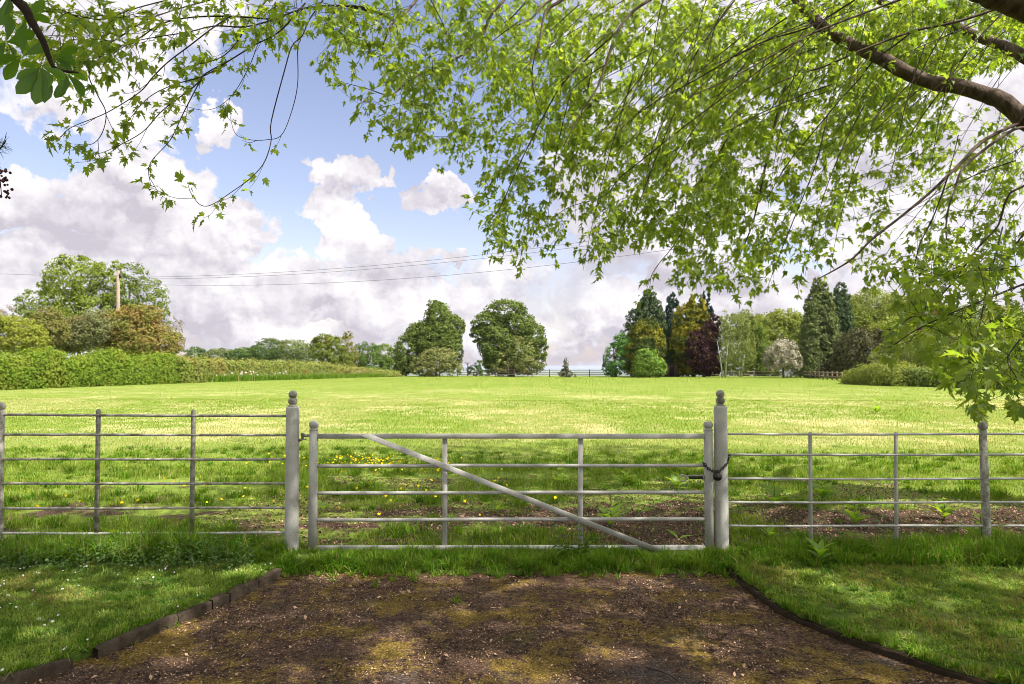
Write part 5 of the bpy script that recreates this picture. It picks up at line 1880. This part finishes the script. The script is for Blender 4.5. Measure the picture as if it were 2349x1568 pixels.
# long tufts along the foot of the fences and gate
n = 52000
tx = rng.uniform(-5.6, 5.6, n)
base_y = np.where(tx < -1.9, 5.45, np.where(tx > 1.8, 5.55, 5.58))
ty = base_y + rng.normal(0, 0.13, n) + 0.12
cl = fbm(tx + 50, ty * 0.6, 1.6, 3)
ty = np.maximum(ty, 5.30 + 0.10 * fbm(tx, ty * 0 + 3, 2.5, 3))
k = rng.random(n) < np.clip((cl - 0.28) * 5, 0.25, 1)
tx, ty, cl = tx[k], ty[k], cl[k]
hmax = np.where(tx < -1.95, np.interp(tx, [-5, -3.6, -2.9, -2.0], [0.06, 0.10, 0.14, 0.09]), np.where(tx < 1.8, 0.045, np.interp(tx, [1.8, 2.4, 3.0, 4.2, 5], [0.035, 0.06, 0.075, 0.085, 0.07])))
H = hmax * rng.uniform(0.35, 1.35, len(tx)) * (0.45 + 1.2 * np.clip((cl - 0.35) / 0.25, 0, 1))
tz = np.where(np.abs(tx) < 1.9, 0.03, 0.06)
blades('verge_grass', tx, ty, tz, H, rng.uniform(0.004, 0.0085, len(tx)), M_tuft, 15, 0.16, 0.95, label="long grass tufts along the foot of fence and gate")

# single grass tufts, blades arching outwards from one root
def tufts(name, CX, CY, CZ, R_, HH, per, mat, seed, wd, label, dry=0.08):
    rng = np.random.default_rng(seed)
    i = np.repeat(np.arange(len(CX)), per)
    a = rng.uniform(0, 2 * np.pi, len(i))
    r = np.sqrt(rng.random(len(i))) * R_[i]
    ton = np.clip(rng.normal(0.5, 0.28, len(CX)), 0, 1)
    blades(name, CX[i] + r * np.cos(a), CY[i] + r * np.sin(a), CZ[i], HH[i] * rng.uniform(0.45, 1.2, len(i)), rng.uniform(wd * 0.7, wd * 1.4, len(i)), mat, seed, dry, 0.95,
           tone=ton[i], azim=a + rng.normal(0, 0.5, len(i)), label=label)


rng = np.random.default_rng(51)
n = 760
tx = rng.uniform(-5.2, 5.2, n)
ty = np.where(np.abs(tx) < 1.9, rng.uniform(5.34, 5.80, n), rng.uniform(5.38, 5.90, n))
hh = np.where(tx < -1.95, np.interp(tx, [-5, -3.6, -2.8, -2.0], [0.12, 0.19, 0.25, 0.15]), np.where(tx < 1.8, 0.115, np.interp(tx, [1.8, 2.4, 3.2, 4.2, 5], [0.08, 0.12, 0.14, 0.16, 0.12]))) * rng.uniform(0.45, 1.15, n)
hh = np.where((ty > 5.7) & (np.abs(tx) < 1.9), hh * 0.7, hh)
tufts('verge_tufts', tx, ty, np.where(np.abs(tx) < 1.9, 0.02, 0.05), rng.uniform(0.02, 0.06, n), hh, 54, M_tuft, 52, 0.007, "arching grass tufts standing in front of fence and gate")
n = 1500
tx, ty = wedge(n, 6.2, 12.5, 0.8, 1.1)
k = rng.random(n) > 1.6 * bare_mask(tx, ty)
tx, ty = tx[k], ty[k]
tufts('meadow_tufts', tx, ty, ground_z(tx, ty), rng.uniform(0.03, 0.10, len(tx)), rng.uniform(0.05, 0.13, len(tx)), 46, M_tuft, 53, 0.009, "tufts of longer grass in the shaded meadow behind the gate")
# strays: tufts creeping on to the drive, at the kerb gap and along the foot of the edging
sx_, sy_ = [], []
for p in ((196, 1500), (188, 1497), (205, 1495), (640, 1318), (655, 1322), (700, 1318), (300, 1478), (395, 1440), (60, 1560), (30, 1566), (1640, 1310), (1665, 1325), (1690, 1318), (1680, 1345), (1720, 1352), (860, 1345), (1045, 1380), (1950, 1475)):
    g_ = G(*p)
    sx_.append(g_[0]); sy_.append(g_[1])
for i in range(70):
    sx_.append(rng.uniform(-1.9, 1.75)); sy_.append(5.36 - abs(rng.normal(0, 0.07)))
for i in range(60):
    yy_ = rng.uniform(3.2, 5.3)
    sx_.append(float(x_right(yy_)) + rng.uniform(0.02, 0.07)); sy_.append(yy_)
    yy_ = rng.uniform(3.2, 5.3)
    sx_.append(float(x_left(yy_)) - rng.uniform(0.05, 0.09)); sy_.append(yy_)
sx_, sy_ = np.array(sx_), np.array(sy_)
onlawn = (sx_ < x_left(sy_)) | (sx_ > x_right(sy_))
tufts('stray_tufts', sx_, sy_, np.where(onlawn, 0.045, 0.0), rng.uniform(0.01, 0.035, len(sx_)), rng.uniform(0.035, 0.085, len(sx_)), 26, M_tuft, 58, 0.006, "stray grass tufts creeping over the drive edges", 0.15)
for side in (-1, 1):
    x, y = lawn_pts(2600, side)
    tufts('lawn_tufts', x, y, lawn_z(x, y) - (0.015 if side > 0 else 0), rng.uniform(0.01, 0.04, len(x)), rng.uniform(0.022, 0.048, len(x)), 22, M_lawnblade, 54 + side, 0.006,
          "slightly longer grass tufts in the left lawn" if side < 0 else "slightly longer grass tufts in the right lawn")

# grass fringe at the foot of the left hedge
tt = rng.random(26000)
pa = np.array([gp(-200, 905, 0), gp(395, 881, 0), gp(900, 865, 0)])
xx = np.interp(tt, [0, 0.55, 1], pa[:, 0])
yy = np.interp(tt, [0, 0.55, 1], pa[:, 1]) - 0.9 + rng.normal(0, 0.45, len(tt)) - 0.4 * (1 - tt)
blades('hedge_fringe_grass', xx, yy, ground_z(xx, yy), rng.uniform(0.35, 1.25, len(xx)) * np.interp(tt, [0, 1], [1.0, 0.5]), rng.uniform(0.03, 0.08, len(xx)), M_tuft, 16, 0.1, 0.6, label="rank grass along the foot of the left hedges")

# ------------------------------------------------------------------ flowers, weeds, litter
def discs(name, C, R, mat, label, cat, seed, petals=6, kind='stuff', tilt=0.5):
    rng = np.random.default_rng(seed)
    n = len(C)
    N = nrm(np.array([0, -0.35, 1.0]) + rng.normal(0, tilt, (n, 3)))
    T = nrm(np.cross(N, rng.normal(0, 1, (n, 3))))
    B = np.cross(N, T)
    m = petals * 2
    th = np.linspace(0, 2 * np.pi, m, endpoint=False)
    rr_ = np.where(np.arange(m) % 2, 0.6, 1.0)
    V = C[:, None] + R[:, None, None] * rr_[None, :, None] * (np.cos(th)[None, :, None] * T[:, None] + np.sin(th)[None, :, None] * B[:, None]) + (R * 0.25)[:, None, None] * (rr_[None, :, None] - 0.6) * N[:, None]
    Fq = np.arange(n * m).reshape(n, m)
    o = mk(name, V.reshape(-1, 3), [Fq], mat, None, False, rng.random(n))
    tag(o, label, cat, None, kind)
    return o


M_butter = leaf_mat('buttercup_petal', (0.75, 0.50, 0.01), (0.85, 0.62, 0.02), 0.2, (1, 1, 0.6))
M_daisy = leaf_mat('daisy_petal', (0.75, 0.75, 0.73), (0.85, 0.85, 0.85), 0.2, (1, 1, 1))
g0 = G(840, 1098)
n = 200
fx = np.concatenate([rng.normal(g0[0], 0.62, n), rng.uniform(-4.5, 0.6, 60)])
fy = np.concatenate([rng.normal(g0[1], 0.35, n), rng.uniform(6.1, 9.0, 60)])
fz = ground_z(fx, fy) + rng.uniform(0.13, 0.24, len(fx))
discs('buttercups', np.stack([fx, fy, fz], -1), rng.uniform(0.012, 0.021, len(fx)), M_butter, "yellow buttercups scattered in the grass behind the gate", 'flowers', 1)
x, y = lawn_pts(700, -1)
k = fbm(x, y, 2.0, 3) > 0.50
x, y = x[k], y[k]
discs('daisies', np.stack([x, y, lawn_z(x, y) + 0.026], -1), rng.uniform(0.006, 0.011, len(x)), M_daisy, "tiny white daisies dotted over the left lawn", 'flowers', 2, 7)
# buttercup line and cow parsley along the far hedge
tt = rng.random(500)
pa = np.array([gp(130, 891, 0), gp(385, 882, 0), gp(720, 868.5, 0), gp(850, 866, 0)])
xx = np.interp(tt, [0, 0.3, 0.75, 1], pa[:, 0])
yy = np.interp(tt, [0, 0.3, 0.75, 1], pa[:, 1])
k = rng.random(500) < 0.45
discs('cow_parsley', np.stack([xx[k], yy[k] - 1.15 + rng.normal(0, 0.3, k.sum()), ground_z(xx[k], yy[k]) + rng.uniform(0.45, 1.0, k.sum())], -1), rng.uniform(0.06, 0.13, k.sum()),
      leaf_mat('parsley_umbel', (0.6, 0.58, 0.5), (0.75, 0.73, 0.68), 0.2, (1, 1, 1)), "white cow parsley heads along the clipped hedge", 'flowers', 3, 6, 'stuff', 0.3)
discs('hedge_buttercups', np.stack([xx[~k], yy[~k] - 1.9 + rng.normal(0, 0.5, (~k).sum()), ground_z(xx[~k], yy[~k]) + 0.2], -1), rng.uniform(0.03, 0.06, (~k).sum()), M_butter,
      "line of yellow flowers at the foot of the far hedge", 'flowers', 4, 6)

M_dock = leaf_mat('dock_leaf', (0.15, 0.28, 0.03), (0.24, 0.36, 0.05), 0.55, (1.9, 1.7, 0.5), gloss=0.03)
M_stem = simple('weed_stem', (0.10, 0.13, 0.04), (0.16, 0.15, 0.06), 30)


def weed_leaf(mb, b, az_, L_, w, rise, rng, droop=0.5):
    d = np.array([math.cos(az_), math.sin(az_), 0])
    y = np.array([-math.sin(az_), math.cos(az_), 0])
    ts = np.linspace(0, 1, 8)
    ws = np.array([.06, .30, .46, .5, .45, .33, .17, 0.0]) * w
    V, Fq = [], []
    for i, (t, wd) in enumerate(zip(ts, ws)):
        c = b + d * L_ * t * math.cos(rise * (1 - droop * t)) + np.array([0, 0, L_ * (t * math.sin(rise) - droop * 0.55 * t * t)])
        wv = 0.10 * wd * math.sin(i * 2.1 + az_)
        V += [c - y * wd + (0, 0, wd * 0.3 + wv), c, c + y * wd + (0, 0, wd * 0.3 - wv)]
    for i in range(7):
        k = i * 3
        Fq += [[k, k + 3, k + 4, k + 1], [k + 1, k + 4, k + 5, k + 2]]
    mb.add(V, [np.array(Fq)])


def dock(px, py, size, label, seed, stalk=0.0, nl=7, name='dock_plant', y=None):
    rng = np.random.default_rng(seed)
    g = G(px, py, 0.03)
    g[2] = float(ground_z(g[0], g[1])) if g[1] > 6.2 else 0.06
    t = thing(name, label, 'weed', tuple(g), 'broad-leaved weeds along the fence')
    mb = MB()
    for i in range(nl):
        a = i * 2.4 + rng.uniform(-0.3, 0.3)
        weed_leaf(mb, g + np.array([0, 0, 0.01 + 0.01 * i]), a, size * rng.uniform(0.7, 1.1), size * rng.uniform(0.30, 0.42), rng.uniform(0.6, 1.2), rng)
    if stalk > 0:
        for i in range(8):
            a = i * 2.4
            z = stalk * (0.2 + 0.75 * i / 8)
            weed_leaf(mb, g + np.array([0.01 * math.sin(z * 9), 0, z]), a, size * 0.75 * (1 - 0.07 * i), size * 0.2, rng.uniform(0.4, 1.0), rng)
        MB().tube([g, g + np.array([0.01, 0, stalk * 0.5]), g + np.array([0, 0, stalk])], [0.006, 0.005, 0.003], 6).build('stem', M_stem, t, True)
    nf = sum(len(f) for fs in mb.F.values() for f in fs)
    mb.build('leaves', M_dock, t, True, np.repeat(rng.random(nf // 14 + 1), 14)[:nf])


dock(1400, 1206, 0.22, "leafy dock plant with a tall stalk on bare earth, below the gate's diagonal brace", 1, 0.42, 9)
dock(1280, 1108, 0.16, "low dock leaves in the grass between the gate uprights", 2, 0, 6)
dock(1430, 1112, 0.22, "clump of pale dock leaves behind the gate's latch side", 3, 0.2, 6)
dock(1550, 1120, 0.20, "broad pale dock leaves just left of the latch stile", 4, 0, 7)
dock(1775, 1160, 0.24, "tall upright weed behind the right fence, nearest the thick post", 5, 0.55, 7)
dock(1885, 1150, 0.26, "big-leaved dock clump at the first upright of the right fence", 6, 0.25, 8)
dock(1960, 1205, 0.20, "bright weed with arched leaves between the two right fence uprights", 7, 0.28, 6)
dock(2165, 1190, 0.22, "spreading bright weed left of the speckled ball-topped post", 8, 0.25, 7)
dock(2250, 1262, 0.24, "long-leaved weed growing at the foot of the speckled ball-topped post", 9, 0.3, 6)
dock(1765, 1236, 0.15, "small rounded weed on bare earth by the right thick post", 10, 0, 6)
dock(1555, 1248, 0.15, "single upright dock leaf on the bare earth inside the gate", 11, 0, 2)
dock(1140, 1178, 0.14, "small pale-leaved weed at the bare patch in mid gate", 12, 0, 3)
dock(268, 1260, 0.24, "broad dock leaf standing before the left fence", 13, 0, 3)
dock(742, 1180, 0.18, "upright pale dock leaf beside the hinge stile", 14, 0, 3)
dock(1880, 1296, 0.16, "grey-leaved rosette at the foot of the first right fence upright", 15, 0, 7)
dock(1225, 1140, 0.13, "small weed rosette half way along the gate", 17, 0, 5)
dock(2010, 948, 0.34, "large yellow-flowered weed standing alone out in the sunny field", 16, 0.5, 8)

# nettles by the gate's second upright
nt = thing('nettle', "young nettle stems with toothed leaves in front of the gate's right upright", 'weed', tuple(G(1325, 1290)), 'broad-leaved weeds along the fence')
mb = MB()
g = G(1322, 1292)
r = np.random.default_rng(9)
sm = MB()
for k_, (dx, h_, lean) in enumerate(((0, 0.30, 0.03), (0.07, 0.2, 0.05), (-0.13, 0.26, -0.02), (0.04, 0.14, 0.02), (-0.03, 0.16, -0.04))):
    b = g + np.array([dx, r.normal(0, 0.02), 0])
    sm.tube([b, b + np.array([lean * 0.5, 0, h_ * 0.5]), b + np.array([lean, 0, h_])], [0.004, 0.0035, 0.002], 5)
    for i in range(7):
        z = h_ * (0.25 + 0.75 * i / 6)
        for s_ in (0, math.pi):
            weed_leaf(mb, b + np.array([lean * z / h_, 0, z]), s_ + i * 1.57 + r.normal(0, 0.2), 0.065 * (1.1 - 0.06 * i), 0.045, 0.3, r, 0.8)
sm.build('stem', M_stem, nt, True)
nf = sum(len(f) for fs in mb.F.values() for f in fs)
mb.build('leaves', leaf_mat('nettle_leaf', (0.08, 0.16, 0.02), (0.14, 0.23, 0.035), 0.4, (1.5, 1.4, 0.4)), nt, True, np.repeat(r.random(nf // 14 + 1), 14)[:nf])

# clover and low weeds on the left bank
def low_leaves(name, X, Y, Z, S, mat, seed, label):
    rng = np.random.default_rng(seed)
    n = len(X)
    C = np.stack([X, Y, Z], -1)
    N = np.array([0, -0.2, 1.0]) + rng.normal(0, 0.45, (n, 3))
    V, q = leaf_quads(C, N, S, rng, 0.8)
    o = mk(name, V, [q], mat, None, False, rng.random(n))
    tag(o, label, 'ground cover', None, 'stuff')


M_clover = leaf_mat('clover_leaf', (0.06, 0.12, 0.035), (0.12, 0.19, 0.07), 0.3)
n = 5000
cx_ = rng.uniform(-4.6, -2.0, n)
cy_ = rng.normal(5.42, 0.12, n)
cz = 0.07 + np.abs(rng.normal(0, 0.07, n)) * np.interp(cx_, [-4.6, -3.2, -2.4, -2.0], [0.3, 0.9, 1.3, 0.5])
low_leaves('bank_weeds', cx_, cy_, cz, rng.uniform(0.014, 0.034, n), M_clover, 5, "dark ivy-like weeds on the bank below the left fence")
x, y = lawn_pts(16000, -1)
k = fbm(x + 9, y, 2.2, 3) > 0.50
x, y = x[k], y[k]
low_leaves('clover', x, y, lawn_z(x, y) + rng.uniform(0.012, 0.03, len(x)), rng.uniform(0.007, 0.014, len(x)), M_clover, 6, "clover leaves mixed into the left lawn")
x, y = lawn_pts(6000, 1)
k = fbm(x + 29, y, 2.2, 3) > 0.55
x, y = x[k], y[k]
low_leaves('clover', x, y, lawn_z(x, y) + rng.uniform(-0.005, 0.012, len(x)), rng.uniform(0.007, 0.014, len(x)), M_clover, 7, "clover leaves mixed into the right lawn")
n = 4500
x, y = rng.uniform(-1.2, 5.8, n), rng.uniform(6.0, 10, n)
low_leaves('field_weeds', x, y, ground_z(x, y) + rng.uniform(0.01, 0.06, n), rng.uniform(0.012, 0.035, n), M_clover, 8, "small ground weeds over the bare earth behind the gate")

# litter on the drive and on the bare earth
M_lit = leaf_mat('dry_litter', (0.045, 0.024, 0.014), (0.52, 0.34, 0.24), 0.1, (1, 1, 1))
n = 30000
y = rng.uniform(2.8, 5.55, n)
x = x_left(y) + 0.02 + rng.random(n) * (x_right(y) - x_left(y) - 0.04)
kk = fbm(x + 60, y, 2.5, 3)
S = rng.uniform(0.006, 0.018, n) * np.where(rng.random(n) < 0.04, 2.4, 1.0)
k = rng.random(n) < np.clip((kk - 0.3) * 3.5, 0.1, 1)
x, y, S = x[k], y[k], S[k]
C = np.stack([x, y, 0.02 * (fbm(x, y, 1.2, 4) - 0.5) + 0.004 + S * 0.15], -1)
N = np.array([0, 0, 1.0]) + rng.normal(0, 0.45, (len(x), 3))
V, q = leaf_quads(C, N, S, rng, 0.5)
tag(mk('leaf_litter', V, [q], M_lit, None, False, rng.random(len(x)) ** 1.8), "dry brown leaf litter scattered over the drive", 'leaf litter', None, 'stuff')
n = 30000
x, y = rng.uniform(-3.0, 6.2, n), rng.uniform(5.9, 9.5, n)
k = bare_mask(x, y) > 0.3
x, y = x[k], y[k]
S = rng.uniform(0.012, 0.04, len(x))
C = np.stack([x, y, ground_z(x, y) + 0.006 + S * 0.1], -1)
V, q = leaf_quads(C, np.array([0, 0, 1.0]) + rng.normal(0, 0.5, (len(x), 3)), S, rng, 0.5)
tag(mk('leaf_litter', V, [q], M_lit, None, False, rng.random(len(x)) ** 1.5), "brown dead leaves on the bare earth beyond the gate", 'leaf litter', None, 'stuff')
# a few fallen twigs that can be picked out
tws = [([(1905, 1560), (1960, 1556), (1995, 1562), (1960, 1572)], "thin looped twig lying on the drive near its right edge"),
       ([(1480, 1530), (1530, 1545), (1560, 1566)], "pale curved twig at the bottom middle of the drive"),
       ([(180, 1566), (225, 1545), (240, 1535)], "dark straight twig beside the lower left edging stone"),
       ([(1960, 1475), (2000, 1470), (2035, 1462)], "thin stalk lying near the right edging board")]
for pts, lab in tws:
    c = curve([G(a, b, 0.012) for a, b in pts], 14)
    tag(MB().tube(c, 0.0028, 5).build('fallen_twig', M_twig, None, True), lab, 'twig', 'fallen twigs on the drive')

# ------------------------------------------------------------------ haze over the far country
hz, k = new_mat('pale_haze')
vo = k.n('ShaderNodeVolumePrincipled')
vo.inputs['Color'].default_value = (0.58, 0.66, 0.86, 1)
vo.inputs['Density'].default_value = 0.000045
vo.inputs['Anisotropy'].default_value = 0.0
oo = k.n('ShaderNodeOutputMaterial')
k.put(oo.inputs['Volume'], vo.outputs[0])
HAZE = True
if HAZE:
    ob = MB().box((0, 14800, -41), (62000, 31000, 114)).build('haze', hz)
    tag(ob, "thin pale air fading the far plain", 'haze', None, 'stuff')
